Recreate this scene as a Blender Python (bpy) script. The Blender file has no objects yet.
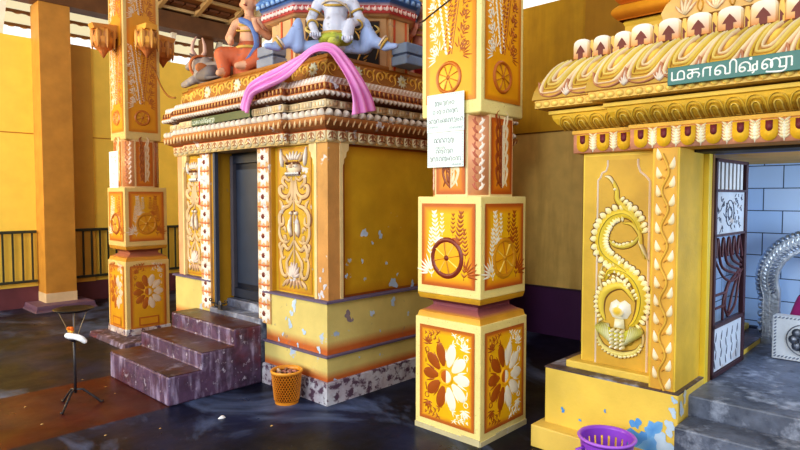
import bpy, bmesh, math, random
from mathutils import Vector, Matrix
random.seed(7)
SC = bpy.context.scene
COL = SC.collection
PI = math.pi
V = Vector

# ------------------------------------------------------------------ colours
def lin(c):
    out = []
    for x in c[:3]:
        x = x / 255.0
        out.append(x / 12.92 if x <= .04045 else ((x + .055) / 1.055) ** 2.4)
    return (out[0], out[1], out[2], 1.0)
def mixc(a, b, t): return tuple(a[i] * (1 - t) + b[i] * t for i in range(3))

CREAM = (240, 223, 152); GOLD = (240, 188, 30); BORD = (192, 98, 34); PBROWN = (168, 86, 26)
WHITE = (244, 238, 222); MAROON = (118, 44, 32); YEL = (222, 182, 66); YEL2 = (208, 166, 46)
PINKW = (226, 196, 168); ORANGE = (206, 122, 40); PURP = (96, 66, 92)

# ------------------------------------------------------------------ materials
def new_mat(name):
    m = bpy.data.materials.new(name); m.use_nodes = True
    nt = m.node_tree
    return m, nt, nt.nodes['Principled BSDF']

def paint_mat(name, rough=.55, wear=None, wear_amt=(.62, .70), wear_scale=9, var=.16, bump=.15, metallic=0.0, bscale=60, spec=.4, grime=None, col=None, zfade=None):
    """paint whose colour sits on the mesh (attribute Col) or is given, with noise, chips and bump"""
    m, nt, b = new_mat(name); N = nt.nodes; L = nt.links
    tc = N.new('ShaderNodeTexCoord')
    if col is None:
        a = N.new('ShaderNodeAttribute'); a.attribute_name = 'Col'; base = a.outputs['Color']
    else:
        a = N.new('ShaderNodeRGB'); a.outputs[0].default_value = lin(col); base = a.outputs[0]
    n1 = N.new('ShaderNodeTexNoise'); n1.inputs['Scale'].default_value = 5; n1.inputs['Detail'].default_value = 6
    L.new(tc.outputs['Object'], n1.inputs['Vector'])
    mr = N.new('ShaderNodeMapRange'); mr.inputs[1].default_value = .3; mr.inputs[2].default_value = .7
    mr.inputs[3].default_value = 1 - var; mr.inputs[4].default_value = 1 + var * .6
    L.new(n1.outputs['Fac'], mr.inputs[0])
    mx = N.new('ShaderNodeVectorMath'); mx.operation = 'SCALE'
    L.new(base, mx.inputs[0]); L.new(mr.outputs[0], mx.inputs['Scale'])
    cur = mx.outputs[0]
    def layer(cur, color, scale, lo, hi, detail=5, fac=1.0, stretch=None, zlim=None):
        n = N.new('ShaderNodeTexNoise'); n.inputs['Scale'].default_value = scale; n.inputs['Detail'].default_value = detail
        n.inputs['Roughness'].default_value = .62
        vec = tc.outputs['Object']
        if stretch:
            mp = N.new('ShaderNodeMapping'); mp.inputs['Scale'].default_value = stretch
            L.new(vec, mp.inputs['Vector']); vec = mp.outputs[0]
        L.new(vec, n.inputs['Vector'])
        r = N.new('ShaderNodeMapRange'); r.inputs[1].default_value = lo; r.inputs[2].default_value = hi
        r.inputs[3].default_value = 0; r.inputs[4].default_value = fac
        L.new(n.outputs['Fac'], r.inputs[0]); f = r.outputs[0]
        if zlim:
            sx = N.new('ShaderNodeSeparateXYZ'); L.new(tc.outputs['Object'], sx.inputs[0])
            rz = N.new('ShaderNodeMapRange'); rz.inputs[1].default_value = zlim[0]; rz.inputs[2].default_value = zlim[1]
            rz.inputs[3].default_value = 1; rz.inputs[4].default_value = 0
            L.new(sx.outputs['Z'], rz.inputs[0])
            mu = N.new('ShaderNodeMath'); mu.operation = 'MULTIPLY'
            L.new(f, mu.inputs[0]); L.new(rz.outputs[0], mu.inputs[1]); f = mu.outputs[0]
        x = N.new('ShaderNodeMix'); x.data_type = 'RGBA'
        L.new(f, x.inputs['Factor']); L.new(cur, x.inputs['A']); x.inputs['B'].default_value = lin(color)
        return x.outputs['Result']
    for g in (grime or []):
        cur = layer(cur, **g)
    if wear:
        cur = layer(cur, wear, wear_scale, wear_amt[0], wear_amt[1], zlim=zfade)
    L.new(cur, b.inputs['Base Color'])
    b.inputs['Roughness'].default_value = rough; b.inputs['Metallic'].default_value = metallic
    b.inputs['Specular IOR Level'].default_value = spec
    if bump:
        n2 = N.new('ShaderNodeTexNoise'); n2.inputs['Scale'].default_value = bscale; n2.inputs['Detail'].default_value = 4
        L.new(tc.outputs['Object'], n2.inputs['Vector'])
        bp = N.new('ShaderNodeBump'); bp.inputs['Strength'].default_value = bump; bp.inputs['Distance'].default_value = .01
        L.new(n2.outputs['Fac'], bp.inputs['Height']); L.new(bp.outputs[0], b.inputs['Normal'])
    return m

M = {}
M['paint'] = paint_mat('painted plaster')
M['gloss'] = paint_mat('glossy paint', rough=.35, var=.08, bump=.05)
M['cream'] = paint_mat('speckled cream paint', wear=(190, 160, 100), wear_scale=70, wear_amt=(.62, .72), var=.08, bump=.35, bscale=90)
M['worn'] = paint_mat('worn painted plaster', wear=(205, 200, 205), wear_scale=7, wear_amt=(.63, .66), var=.15, bump=.25,
                      grime=[dict(color=(96, 66, 40), scale=3, lo=.55, hi=.85, fac=.45)])
M['plinth'] = paint_mat('peeling plinth paint', wear=(172, 190, 220), wear_scale=4.6, wear_amt=(.655, .675), var=.1, bump=.2,
                        grime=[dict(color=(120, 112, 120), scale=11, lo=.66, hi=.72, fac=.7)])
M['bluepeel'] = paint_mat('yellow paint peeled to blue', wear=(100, 160, 222), wear_scale=4.0, wear_amt=(.70, .715), var=.1, bump=.15,
                          grime=[dict(color=(226, 196, 110), scale=3, lo=.5, hi=.8, fac=.5)])
M['cement'] = paint_mat('flaking whitewash', wear=(96, 72, 92), wear_scale=16, wear_amt=(.50, .58), var=.25, bump=.6, bscale=30,
                        grime=[dict(color=(206, 208, 218), scale=6, lo=.42, hi=.62, fac=.8)])
M['stepred'] = paint_mat('worn purple cement', rough=.5, var=.4, bump=.6, bscale=24,
                         grime=[dict(color=(168, 156, 190), scale=7, lo=.50, hi=.66, fac=.8, stretch=(1.8, 1.8, .35)),
                                dict(color=(104, 36, 46), scale=2.0, lo=.54, hi=.66, fac=.8),
                                dict(color=(52, 38, 56), scale=4.5, lo=.46, hi=.64, fac=.75),
                                dict(color=(200, 192, 214), scale=18, lo=.60, hi=.70, fac=.75)])
M['steptop'] = paint_mat('worn step tread', rough=.35, var=.35, bump=.25, bscale=24,
                         grime=[dict(color=(80, 36, 26), scale=2.2, lo=.44, hi=.54, fac=.9), dict(color=(40, 34, 44), scale=3.4, lo=.52, hi=.66, fac=.8), dict(color=(150, 146, 172), scale=6, lo=.58, hi=.70, fac=.7)])
M['stone'] = paint_mat('grey cement steps', rough=.45, var=.35, bump=.4, bscale=26,
                       grime=[dict(color=(38, 44, 62), scale=2.6, lo=.44, hi=.62, fac=.75), dict(color=(178, 186, 208), scale=5.5, lo=.53, hi=.68, fac=.75), dict(color=(60, 66, 84), scale=14, lo=.55, hi=.68, fac=.6)])
M['silver'] = paint_mat('silver metal', rough=.38, metallic=.75, var=.35, bump=.5, bscale=45)
M['metal'] = paint_mat('painted metal', rough=.4, var=.15, bump=.05)
M['stonepaint'] = paint_mat('painted stone statue', rough=.6, var=.18, bump=.2, wear=(120, 112, 112), wear_scale=14, wear_amt=(.60, .75))
M['cloth'] = paint_mat('satin cloth', rough=.5, var=.12, bump=.25, bscale=160)
M['plastic'] = paint_mat('plastic', rough=.35, var=.06, bump=0)
M['paper'] = paint_mat('paper', rough=.7, var=.03, bump=0)
M['wood'] = paint_mat('dark timber', rough=.6, var=.25, bump=.2)
M['rightwall'] = paint_mat('stained ochre wall', rough=.6, var=.12, bump=.1,
                           grime=[dict(color=(140, 96, 20), scale=1.6, lo=.48, hi=.78, fac=.55, stretch=(1, 2.2, .35))])
M['leftwall'] = paint_mat('bright yellow wall', rough=.6, var=.07, bump=.08)
M['shrinewall'] = paint_mat('ochre shrine wall', rough=.5, var=.13, bump=.12, wear=(176, 186, 200), wear_scale=5.2, wear_amt=(.66, .68), zfade=(1.35, 1.5),
                            grime=[dict(color=(182, 134, 30), scale=2.2, lo=.45, hi=.8, fac=.5)])

# floor: dark cement, blue scuffs, a red band painted in front of the steps
def floor_mat():
    m, nt, b = new_mat('polished dark cement floor'); N = nt.nodes; L = nt.links
    tc = N.new('ShaderNodeTexCoord'); sx = N.new('ShaderNodeSeparateXYZ'); L.new(tc.outputs['Object'], sx.inputs[0])
    def noise(scale, detail=6, stretch=(1, 1, 1), dist=0):
        mp = N.new('ShaderNodeMapping'); mp.inputs['Scale'].default_value = stretch; L.new(tc.outputs['Object'], mp.inputs[0])
        n = N.new('ShaderNodeTexNoise'); n.inputs['Scale'].default_value = scale; n.inputs['Detail'].default_value = detail
        n.inputs['Roughness'].default_value = .6; n.inputs['Distortion'].default_value = dist
        L.new(mp.outputs[0], n.inputs['Vector']); return n.outputs['Fac']
    def rng(src, lo, hi, a=0, c=1):
        r = N.new('ShaderNodeMapRange'); r.inputs[1].default_value = lo; r.inputs[2].default_value = hi
        r.inputs[3].default_value = a; r.inputs[4].default_value = c; L.new(src, r.inputs[0]); return r.outputs[0]
    def mul(a, c):
        x = N.new('ShaderNodeMath'); x.operation = 'MULTIPLY'; L.new(a, x.inputs[0])
        if isinstance(c, (int, float)): x.inputs[1].default_value = c
        else: L.new(c, x.inputs[1])
        return x.outputs[0]
    def mix(f, A, B):
        x = N.new('ShaderNodeMix'); x.data_type = 'RGBA'; L.new(f, x.inputs['Factor'])
        for s, v in (('A', A), ('B', B)):
            if isinstance(v, tuple): x.inputs[s].default_value = lin(v)
            else: L.new(v, x.inputs[s])
        return x.outputs['Result']
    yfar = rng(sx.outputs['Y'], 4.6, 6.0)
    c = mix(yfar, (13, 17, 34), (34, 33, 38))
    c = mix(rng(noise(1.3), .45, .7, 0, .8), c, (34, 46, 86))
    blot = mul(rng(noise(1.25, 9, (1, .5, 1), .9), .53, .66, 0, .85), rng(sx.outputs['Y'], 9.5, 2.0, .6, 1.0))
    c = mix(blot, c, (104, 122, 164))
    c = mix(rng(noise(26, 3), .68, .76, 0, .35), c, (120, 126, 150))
    red = mul(mul(rng(sx.outputs['Y'], 4.19, 4.22), rng(sx.outputs['Y'], 5.34, 5.31)), rng(sx.outputs['X'], 2.0, 1.97))
    redc = mix(rng(noise(2.2), .4, .7), (84, 32, 20), (56, 24, 24))
    redc = mix(rng(noise(7), .66, .75, 0, .5), redc, (96, 70, 84))
    c = mix(mul(red, .93), c, redc)
    L.new(c, b.inputs['Base Color'])
    L.new(rng(noise(3), .3, .7, .26, .5), b.inputs['Roughness'])
    b.inputs['Specular IOR Level'].default_value = .25
    bp = N.new('ShaderNodeBump'); bp.inputs['Strength'].default_value = .12; bp.inputs['Distance'].default_value = .01
    L.new(noise(14), bp.inputs['Height']); L.new(bp.outputs[0], b.inputs['Normal'])
    return m
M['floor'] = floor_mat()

def tile_mat():
    m, nt, b = new_mat('blue white wall tiles'); N = nt.nodes; L = nt.links
    tc = N.new('ShaderNodeTexCoord'); mp = N.new('ShaderNodeMapping')
    mp.inputs['Rotation'].default_value = (PI / 2, 0, PI / 2)
    sx = N.new('ShaderNodeSeparateXYZ'); L.new(tc.outputs['Object'], sx.inputs[0])
    cb = N.new('ShaderNodeCombineXYZ')
    ad = N.new('ShaderNodeMath'); ad.operation = 'ADD'; L.new(sx.outputs['X'], ad.inputs[0]); L.new(sx.outputs['Y'], ad.inputs[1])
    L.new(ad.outputs[0], cb.inputs['X']); L.new(sx.outputs['Z'], cb.inputs['Y'])
    br = N.new('ShaderNodeTexBrick'); br.inputs['Scale'].default_value = 1; br.offset = .5
    br.inputs['Brick Width'].default_value = .27; br.inputs['Row Height'].default_value = .18
    br.inputs['Mortar Size'].default_value = .004
    br.inputs['Color1'].default_value = lin((206, 226, 255)); br.inputs['Color2'].default_value = lin((190, 216, 252)); br.inputs['Mortar'].default_value = lin((70, 84, 110))
    L.new(cb.outputs[0], br.inputs['Vector']); L.new(br.outputs['Color'], b.inputs['Base Color']); b.inputs['Roughness'].default_value = .25
    return m
M['tile'] = tile_mat()
def translucent():
    m, nt, b = new_mat('sunlit roof sheet')
    b.inputs['Base Color'].default_value = lin((250, 232, 190)); b.inputs['Roughness'].default_value = .7
    t = nt.nodes.new('ShaderNodeBsdfTranslucent'); t.inputs[0].default_value = lin((255, 240, 200))
    x = nt.nodes.new('ShaderNodeMixShader'); x.inputs[0].default_value = .6
    o = nt.nodes['Material Output']
    nt.links.new(b.outputs[0], x.inputs[1]); nt.links.new(t.outputs[0], x.inputs[2]); nt.links.new(x.outputs[0], o.inputs[0])
    return m
M['sheet'] = translucent()

# ------------------------------------------------------------------ mesh builder
class Fr:                                   # a flat frame: a along u, b along v, c out along n
    def __init__(s, o, u, v, n): s.o, s.u, s.v, s.n = V(o), V(u), V(v), V(n)
    def p(s, a, b, c=0): return s.o + s.u * a + s.v * b + s.n * c
    def off(s, a, b, c=0): return Fr(s.p(a, b, c), s.u, s.v, s.n)
class CFr:                                  # a frame on a swept profile: b runs from 0 to 1 up the profile
    def __init__(s, o, u, n, prof): s.o, s.u, s.n, s.prof = V(o), V(u), V(n), prof
    def p(s, a, b, c=0):
        P = s.prof; k = max(0, min(b, .9999)) * (len(P) - 1); i = int(k); t = k - i
        d0, z0 = P[i]; d1, z1 = P[i + 1]
        d = d0 + (d1 - d0) * t; z = z0 + (z1 - z0) * t
        e = (b - 1) if b > 1 else (b if b < 0 else 0)
        tx, tz = d1 - d0, z1 - z0; l = math.hypot(tx, tz) or 1
        nn = s.n * (tz / l) + V((0, 0, -tx / l))
        return s.o + s.u * a + s.n * (d + e * tx) + V((0, 0, z + e * tz)) + nn * c
def cat(pts, seg=6, closed=False):          # Catmull-Rom through 2D points
    P = [V((p[0], p[1])) for p in pts]; n = len(P)
    if n < 3 and not closed:
        return [P[0].lerp(P[-1], i / seg) for i in range(seg + 1)]
    out = []
    for i in range(n if closed else n - 1):
        if closed: a, b, c, d = P[i - 1], P[i], P[(i + 1) % n], P[(i + 2) % n]
        else: a, b, c, d = P[max(i - 1, 0)], P[i], P[i + 1], P[min(i + 2, n - 1)]
        for k in range(seg):
            t = k / seg
            out.append(.5 * ((2 * b) + (c - a) * t + (2 * a - 5 * b + 4 * c - d) * t * t + (3 * b - a - 3 * c + d) * t ** 3))
    if not closed: out.append(P[-1])
    return out

class MB:
    def __init__(s): s.v, s.f, s.c = [], [], []
    def add(s, verts, faces, col):
        k = len(s.v); s.v += [V(p) for p in verts]
        s.f += [tuple(i + k for i in f) for f in faces]
        if isinstance(col, list): s.c += col
        else: s.c += [col] * len(verts)
    def box(s, x0, x1, y0, y1, z0, z1, col, colbot=None):
        cb = colbot or col
        s.add([(x0, y0, z0), (x1, y0, z0), (x1, y1, z0), (x0, y1, z0), (x0, y0, z1), (x1, y0, z1), (x1, y1, z1), (x0, y1, z1)],
              [(0, 3, 2, 1), (4, 5, 6, 7), (0, 1, 5, 4), (1, 2, 6, 5), (2, 3, 7, 6), (3, 0, 4, 7)], [cb] * 4 + [col] * 4)
    def fbox(s, fr, a0, a1, b0, b1, c0, c1, col, colbot=None):
        cb = colbot or col
        s.add([fr.p(a0, b0, c0), fr.p(a1, b0, c0), fr.p(a1, b1, c0), fr.p(a0, b1, c0), fr.p(a0, b0, c1), fr.p(a1, b0, c1), fr.p(a1, b1, c1), fr.p(a0, b1, c1)],
              [(0, 3, 2, 1), (4, 5, 6, 7), (0, 1, 5, 4), (1, 2, 6, 5), (2, 3, 7, 6), (3, 0, 4, 7)], [cb, cb, col, col] * 2)
    def poly(s, fr, pts, c0, c1, col, colside=None):     # extruded outline
        n = len(pts)
        s.add([fr.p(p[0], p[1], c0) for p in pts] + [fr.p(p[0], p[1], c1) for p in pts],
              [tuple(range(n, 2 * n)), tuple(reversed(range(n)))] + [(i, (i + 1) % n, n + (i + 1) % n, n + i) for i in range(n)],
              [colside or col] * n + [col] * n)
    def dome(s, fr, pts, c0, h, col, coledge=None, ctr=None):   # outline raised to a centre
        n = len(pts)
        cx = ctr or (sum(p[0] for p in pts) / n, sum(p[1] for p in pts) / n)
        mid = [((p[0] * .45 + cx[0] * .55), (p[1] * .45 + cx[1] * .55)) for p in pts]
        vs = [fr.p(p[0], p[1], c0) for p in pts] + [fr.p(p[0], p[1], c0 + h * .8) for p in mid] + [fr.p(cx[0], cx[1], c0 + h)]
        fs = [(i, (i + 1) % n, n + (i + 1) % n, n + i) for i in range(n)] + [(n + i, n + (i + 1) % n, 2 * n) for i in range(n)]
        s.add(vs, fs, [coledge or col] * n + [col] * (n + 1))
    def disc(s, fr, cx, cy, r, h, col, coledge=None, n=14, ry=None, c0=0):
        s.dome(fr, [(cx + r * math.cos(2 * PI * i / n), cy + (ry or r) * math.sin(2 * PI * i / n)) for i in range(n)], c0, h, col, coledge)
    def stroke(s, fr, pts, w, h, col, taper='both', seg=5, closed=False, tip=None, edge=None, c0=-.001):
        P = cat(pts, seg, closed); n = len(P); vs = []; cs = []
        for i, p in enumerate(P):
            t = i / max(n - 1, 1)
            if closed: d = P[(i + 1) % n] - P[i - 1]
            else: d = P[min(i + 1, n - 1)] - P[max(i - 1, 0)]
            d = d.normalized() if d.length > 1e-9 else V((1, 0)); q = V((-d.y, d.x))
            if taper == 'both': k = max(.08, math.sin(PI * t) ** .6)
            elif taper == 'leaf': k = max(.05, math.sin(PI * min(1, t ** .75)))
            elif taper == 'round': k = max(.18, math.sin(PI * min(1, t ** 1.25 * .97 + .03)) ** .55)
            elif taper == 'end': k = max(.12, (1 - t) ** .6)
            elif taper == 'start': k = max(.12, t ** .6)
            else: k = 1
            ww = w * k * .5
            cc = mixc(col, tip, t) if tip else col
            a = p + q * ww; b = p - q * ww
            vs += [fr.p(a.x, a.y, c0), fr.p(p.x, p.y, h * (.4 + .6 * k)), fr.p(b.x, b.y, c0)]
            cs += [edge or cc, cc, edge or cc]
        fs = []
        for i in range(n if closed else n - 1):
            j = (i + 1) % n
            fs += [(3 * i, 3 * j, 3 * j + 1, 3 * i + 1), (3 * i + 1, 3 * j + 1, 3 * j + 2, 3 * i + 2)]
        s.add(vs, fs, cs)
    def ostroke(s, fr, pts, w, h, col, edge, **k):       # light stroke with a dark outline under it
        s.stroke(fr, pts, w * 1.5, h * .5, edge, **k); s.stroke(fr, pts, w, h, col, **k)
    def petal(s, fr, x, y, ang, L, W, h, col, tip=None, edge=None):
        c, d = math.cos(ang), math.sin(ang)
        s.stroke(fr, [(x, y), (x + c * L * .5, y + d * L * .5), (x + c * L, y + d * L)], W, h, col, taper='leaf', seg=4, tip=tip, edge=edge)
    def ring(s, fr, cx, cy, r, w, h, col, n=24, ry=None, a0=0, a1=2 * PI, edge=None):
        ry = ry or r; cl = abs(a1 - a0) > 6.28
        m = n if cl else n + 1
        s.stroke(fr, [(cx + r * math.cos(a0 + (a1 - a0) * i / n), cy + ry * math.sin(a0 + (a1 - a0) * i / n)) for i in range(m)], w, h, col,
                 taper='none', seg=1, closed=cl, edge=edge)
    def rings(s, fr, a0, a1, b0, b1, rr, c):            # a panel of nested frames, colours blending inward
        vs, cs, fs = [], [], []
        for ins, col in rr:
            vs += [fr.p(a0 + ins, b0 + ins, c), fr.p(a1 - ins, b0 + ins, c), fr.p(a1 - ins, b1 - ins, c), fr.p(a0 + ins, b1 - ins, c)]; cs += [col] * 4
        for k in range(len(rr) - 1):
            for i in range(4):
                j = (i + 1) % 4; fs.append((4 * k + i, 4 * k + j, 4 * k + 4 + j, 4 * k + 4 + i))
        e = 4 * (len(rr) - 1); fs.append((e, e + 1, e + 2, e + 3))
        s.add(vs, fs, cs)
    def sweep(s, plan, prof, top=True, bottom=False):    # plan: CCW outline, prof: (offset, z, colour)
        n = len(plan); nr = []
        for i in range(n):
            a, b = V(plan[i]), V(plan[(i + 1) % n]); d = (b - a).normalized(); nr.append(V((d.y, -d.x)))
        vs, cs = [], []
        for off, z, c in prof:
            for i in range(n):
                n1, n2 = nr[i - 1], nr[i]; m = (n1 + n2) / (1 + n1.dot(n2)); p = V(plan[i]) + m * off
                vs.append((p.x, p.y, z)); cs.append(c)
        fs = []
        for k in range(len(prof) - 1):
            for i in range(n):
                j = (i + 1) % n; fs.append((k * n + i, k * n + j, k * n + n + j, k * n + n + i))
        if top: fs.append(tuple(range((len(prof) - 1) * n, len(prof) * n)))
        if bottom: fs.append(tuple(reversed(range(n))))
        s.add(vs, fs, cs)
    def lathe(s, c, prof, n=24, cap=True):               # prof: (r, z, colour)
        vs, cs, fs = [], [], []
        for r, z, col in prof:
            for i in range(n):
                a = 2 * PI * i / n; vs.append((c[0] + r * math.cos(a), c[1] + r * math.sin(a), c[2] + z)); cs.append(col)
        for k in range(len(prof) - 1):
            for i in range(n):
                j = (i + 1) % n; fs.append((k * n + i, k * n + j, k * n + n + j, k * n + n + i))
        if cap:
            fs.append(tuple(reversed(range(n)))); fs.append(tuple(range((len(prof) - 1) * n, len(prof) * n)))
        s.add(vs, fs, cs)
    def tube(s, pts, r, col, n=8, closed=False):
        P = [V(p) for p in pts]; m = len(P); vs, fs = [], []
        prev = None
        for i, p in enumerate(P):
            d = (P[(i + 1) % m] - P[i - 1]) if closed else (P[min(i + 1, m - 1)] - P[max(i - 1, 0)])
            d.normalize()
            u = (prev - d * prev.dot(d)) if prev is not None else d.cross(V((0, 0, 1)) if abs(d.z) < .9 else V((1, 0, 0)))
            if u.length < 1e-6: u = d.orthogonal()
            u.normalize(); prev = u; w = d.cross(u)
            rr = r[i] if isinstance(r, (list, tuple)) else r
            for k in range(n):
                a = 2 * PI * k / n; vs.append(p + u * (rr * math.cos(a)) + w * (rr * math.sin(a)))
        for i in range(m if closed else m - 1):
            j = (i + 1) % m
            for k in range(n):
                l = (k + 1) % n; fs.append((i * n + k, i * n + l, j * n + l, j * n + k))
        if not closed:
            fs.append(tuple(reversed(range(n)))); fs.append(tuple(range((m - 1) * n, m * n)))
        s.add(vs, fs, col)
    def sphere(s, c, r, col, nu=14, nv=9, rot=None):
        rx, ry, rz = r if isinstance(r, (tuple, list)) else (r, r, r)
        vs, fs = [], []
        for j in range(1, nv):
            t = PI * j / nv
            for i in range(nu):
                a = 2 * PI * i / nu; q = V((rx * math.sin(t) * math.cos(a), ry * math.sin(t) * math.sin(a), rz * math.cos(t)))
                if rot: q = rot @ q
                vs.append(V(c) + q)
        tp, bt = V((0, 0, rz)), V((0, 0, -rz))
        if rot: tp, bt = rot @ tp, rot @ bt
        vs += [V(c) + tp, V(c) + bt]; m = len(vs)
        for j in range(nv - 2):
            for i in range(nu):
                k = (i + 1) % nu; fs.append((j * nu + i, j * nu + k, (j + 1) * nu + k, (j + 1) * nu + i))
        for i in range(nu):
            k = (i + 1) % nu; fs.append((m - 2, k, i)); fs.append((m - 1, (nv - 2) * nu + i, (nv - 2) * nu + k))
        s.add(vs, fs, col)
    def build(s, name, mat, parent=None, smooth=False, bevel=0, mesh_org=None):
        org = V((0, 0, 0))
        q = parent
        while q is not None: org += q.location; q = q.parent
        if parent is None and mesh_org is not None: org = V(mesh_org)
        me = bpy.data.meshes.new(name)
        me.from_pydata([tuple(p - org) for p in s.v], [], s.f); me.update()
        at = me.color_attributes.new('Col', 'FLOAT_COLOR', 'POINT')
        buf = []
        for c in s.c: buf += lin(c)
        at.data.foreach_set('color', buf)
        bm = bmesh.new(); bm.from_mesh(me); bmesh.ops.recalc_face_normals(bm, faces=bm.faces); bm.to_mesh(me); bm.free()
        me.materials.append(M[mat] if isinstance(mat, str) else mat)
        if smooth:
            me.polygons.foreach_set('use_smooth', [True] * len(me.polygons))
        o = bpy.data.objects.new(name, me); COL.objects.link(o)
        if parent: o.parent = parent
        else: o.location = org
        if bevel:
            bv = o.modifiers.new('bevel', 'BEVEL'); bv.width = bevel; bv.segments = 2; bv.limit_method = 'ANGLE'; bv.angle_limit = .6
        return o

def tag(o, label=None, cat_=None, group=None, kind=None):
    if label: o['label'] = label
    if cat_: o['category'] = cat_
    if group: o['group'] = group
    if kind: o['kind'] = kind
    return o
def thing(name, loc, label, cat_, group=None):
    o = bpy.data.objects.new(name, None); COL.objects.link(o); o.location = loc; o.empty_display_size = .1
    return tag(o, label, cat_, group)
def struct(name, mb, mat, **k): return tag(mb.build(name, mat, **k), kind='structure')

def faces_of(x0, x1, y0, y1, z0=0):
    """frames of a box's four sides with their widths, -X and -Y first"""
    return [(Fr((x0, y1, z0), (0, -1, 0), (0, 0, 1), (-1, 0, 0)), y1 - y0), (Fr((x0, y0, z0), (1, 0, 0), (0, 0, 1), (0, -1, 0)), x1 - x0),
            (Fr((x1, y0, z0), (0, 1, 0), (0, 0, 1), (1, 0, 0)), y1 - y0), (Fr((x1, y1, z0), (-1, 0, 0), (0, 0, 1), (0, 1, 0)), x1 - x0)]
def edge_frames(plan, off, idx, z=0):
    n = len(plan); out = []; nr = []
    for i in range(n):
        a, b = V(plan[i]), V(plan[(i + 1) % n]); d = (b - a).normalized(); nr.append(V((d.y, -d.x)))
    for i in idx:
        def cor(k):
            n1, n2 = nr[k - 1], nr[k % n]; return V(plan[k % n]) + (n1 + n2) / (1 + n1.dot(n2)) * off
        a, b = cor(i), cor((i + 1) % n); d = (b - a); L = d.length; d.normalize()
        out.append((Fr((a.x, a.y, z), (d.x, d.y, 0), (0, 0, 1), (nr[i].x, nr[i].y, 0)), L))
    return out
def row(L, sp):
    n = max(1, round(L / sp)); return [(i + .5) * L / n for i in range(n)], L / n

# blob figures: capsules melted into one continuous surface, coloured by the nearest capsule
def blob(name, prims, vox, parent, mat='stonepaint', smooth_it=4):
    mb = MB()
    for (p0, p1, r0, r1, c) in prims:
        p0, p1 = V(p0), V(p1); n = max(2, int((p1 - p0).length / (min(r0, r1) * .5)) + 1)
        if (p1 - p0).length < 1e-6: mb.sphere(p0, r0, c, 12, 8); continue
        for i in range(n + 1):
            t = i / n; mb.sphere(p0.lerp(p1, t), r0 + (r1 - r0) * t, c, 12, 8)
    o = mb.build(name, mat, parent)
    rm = o.modifiers.new('r', 'REMESH'); rm.mode = 'VOXEL'; rm.voxel_size = vox
    sm = o.modifiers.new('s', 'SMOOTH'); sm.factor = .5; sm.iterations = smooth_it
    dg = bpy.context.evaluated_depsgraph_get()
    me = bpy.data.meshes.new_from_object(o.evaluated_get(dg)); o.modifiers.clear(); old = o.data; o.data = me; bpy.data.meshes.remove(old)
    org = V((0, 0, 0)); q = parent
    while q is not None: org += q.location; q = q.parent
    for a in list(me.color_attributes): me.color_attributes.remove(a)
    at = me.color_attributes.new('Col', 'FLOAT_COLOR', 'POINT'); buf = []
    pr = [(V(a) - org, V(b) - org, r0, r1, lin(c)) for a, b, r0, r1, c in prims]
    for v in me.vertices:
        best, bc = 1e9, None
        for a, b, r0, r1, c in pr:
            d = b - a; l2 = d.length_squared; t = max(0, min(1, (v.co - a).dot(d) / l2)) if l2 > 1e-12 else 0
            q = (v.co - a - d * t).length - (r0 + (r1 - r0) * t)
            if q < best: best, bc = q, c
        buf += bc
    at.data.foreach_set('color', buf)
    me.polygons.foreach_set('use_smooth', [True] * len(me.polygons))
    if not me.materials: me.materials.append(M[mat])
    return o

# irregular patches where paint has flaked
def flakes(name, fr, spots, par, col=(178, 200, 230), col2=(206, 218, 236), seed=1, mat='paint'):
    rr = random.Random(seed)
    for j, (a, b, r) in enumerate(spots):
        n = 18; ph = [rr.random() * 6.3 for _ in range(4)]; pts = []; mb = MB()
        for i in range(n):
            t = 2 * PI * i / n; q = r * (1 + .28 * math.sin(2 * t + ph[0]) + .22 * math.sin(3 * t + ph[1]) + .16 * math.sin(5 * t + ph[2]) + .10 * rr.uniform(-1, 1))
            pts.append((a + q * math.cos(t) * .9, b + q * math.sin(t) * 1.1))
        m = len(pts); k = .0012 + .0002 * j
        mb.add([fr.p(x, y, k) for x, y in pts] + [fr.p(a, b, k)], [(i, (i + 1) % m, m) for i in range(m)], [mixc(col, col2, rr.random())] * m + [col])
        mb.build(name, mat, par)
def tint(o, c, f):                                   # lens glare painted in: draw every colour of a thing towards one tone
    l = lin(c)
    for ch in o.children:
        if ch.name.startswith('base'): continue
        at = ch.data.color_attributes.get('Col'); n = len(ch.data.vertices); buf = [0.0] * (4 * n); at.data.foreach_get('color', buf)
        for k in range(n):
            for q in range(3): buf[4 * k + q] = buf[4 * k + q] * (1 - f) + l[q] * f
        at.data.foreach_set('color', buf); tint(ch, c, f)
# ================================================================== THE SETTING
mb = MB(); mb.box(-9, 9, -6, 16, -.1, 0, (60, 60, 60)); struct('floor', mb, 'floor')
mb = MB(); mb.box(-7, 6.0, 9.5, 9.7, 0, 3.76, (250, 210, 92)); struct('wall_left', mb, 'leftwall')
mb = MB(); mb.box(6.0, 6.2, -5, 9.7, 0, 2.28, (226, 194, 116)); mb.box(6.0, 6.2, -5, 9.7, 2.28, 3.70, (206, 160, 36)); struct('wall_right', mb, 'rightwall')
mb = MB(); mb.box(-7, 6.0, 9.47, 9.5, 0, .29, (104, 58, 66)); struct('baseboard_left', mb, 'paint')
mb = MB(); mb.box(5.96, 6.0, -5, 9.47, 0, .53, (78, 44, 86)); mb.box(5.955, 6.0, -5, 9.47, .53, .545, (60, 40, 60)); struct('baseboard_right', mb, 'gloss')
mb = MB(); mb.box(-7, 6.0, 9.495, 9.501, 2.43, 2.445, (190, 128, 40)); struct('trim_1', mb, 'paint')
mb = MB(); mb.box(5.994, 6.001, -5, 9.47, 2.27, 2.285, (120, 84, 20)); struct('trim_2', mb, 'paint')
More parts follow.
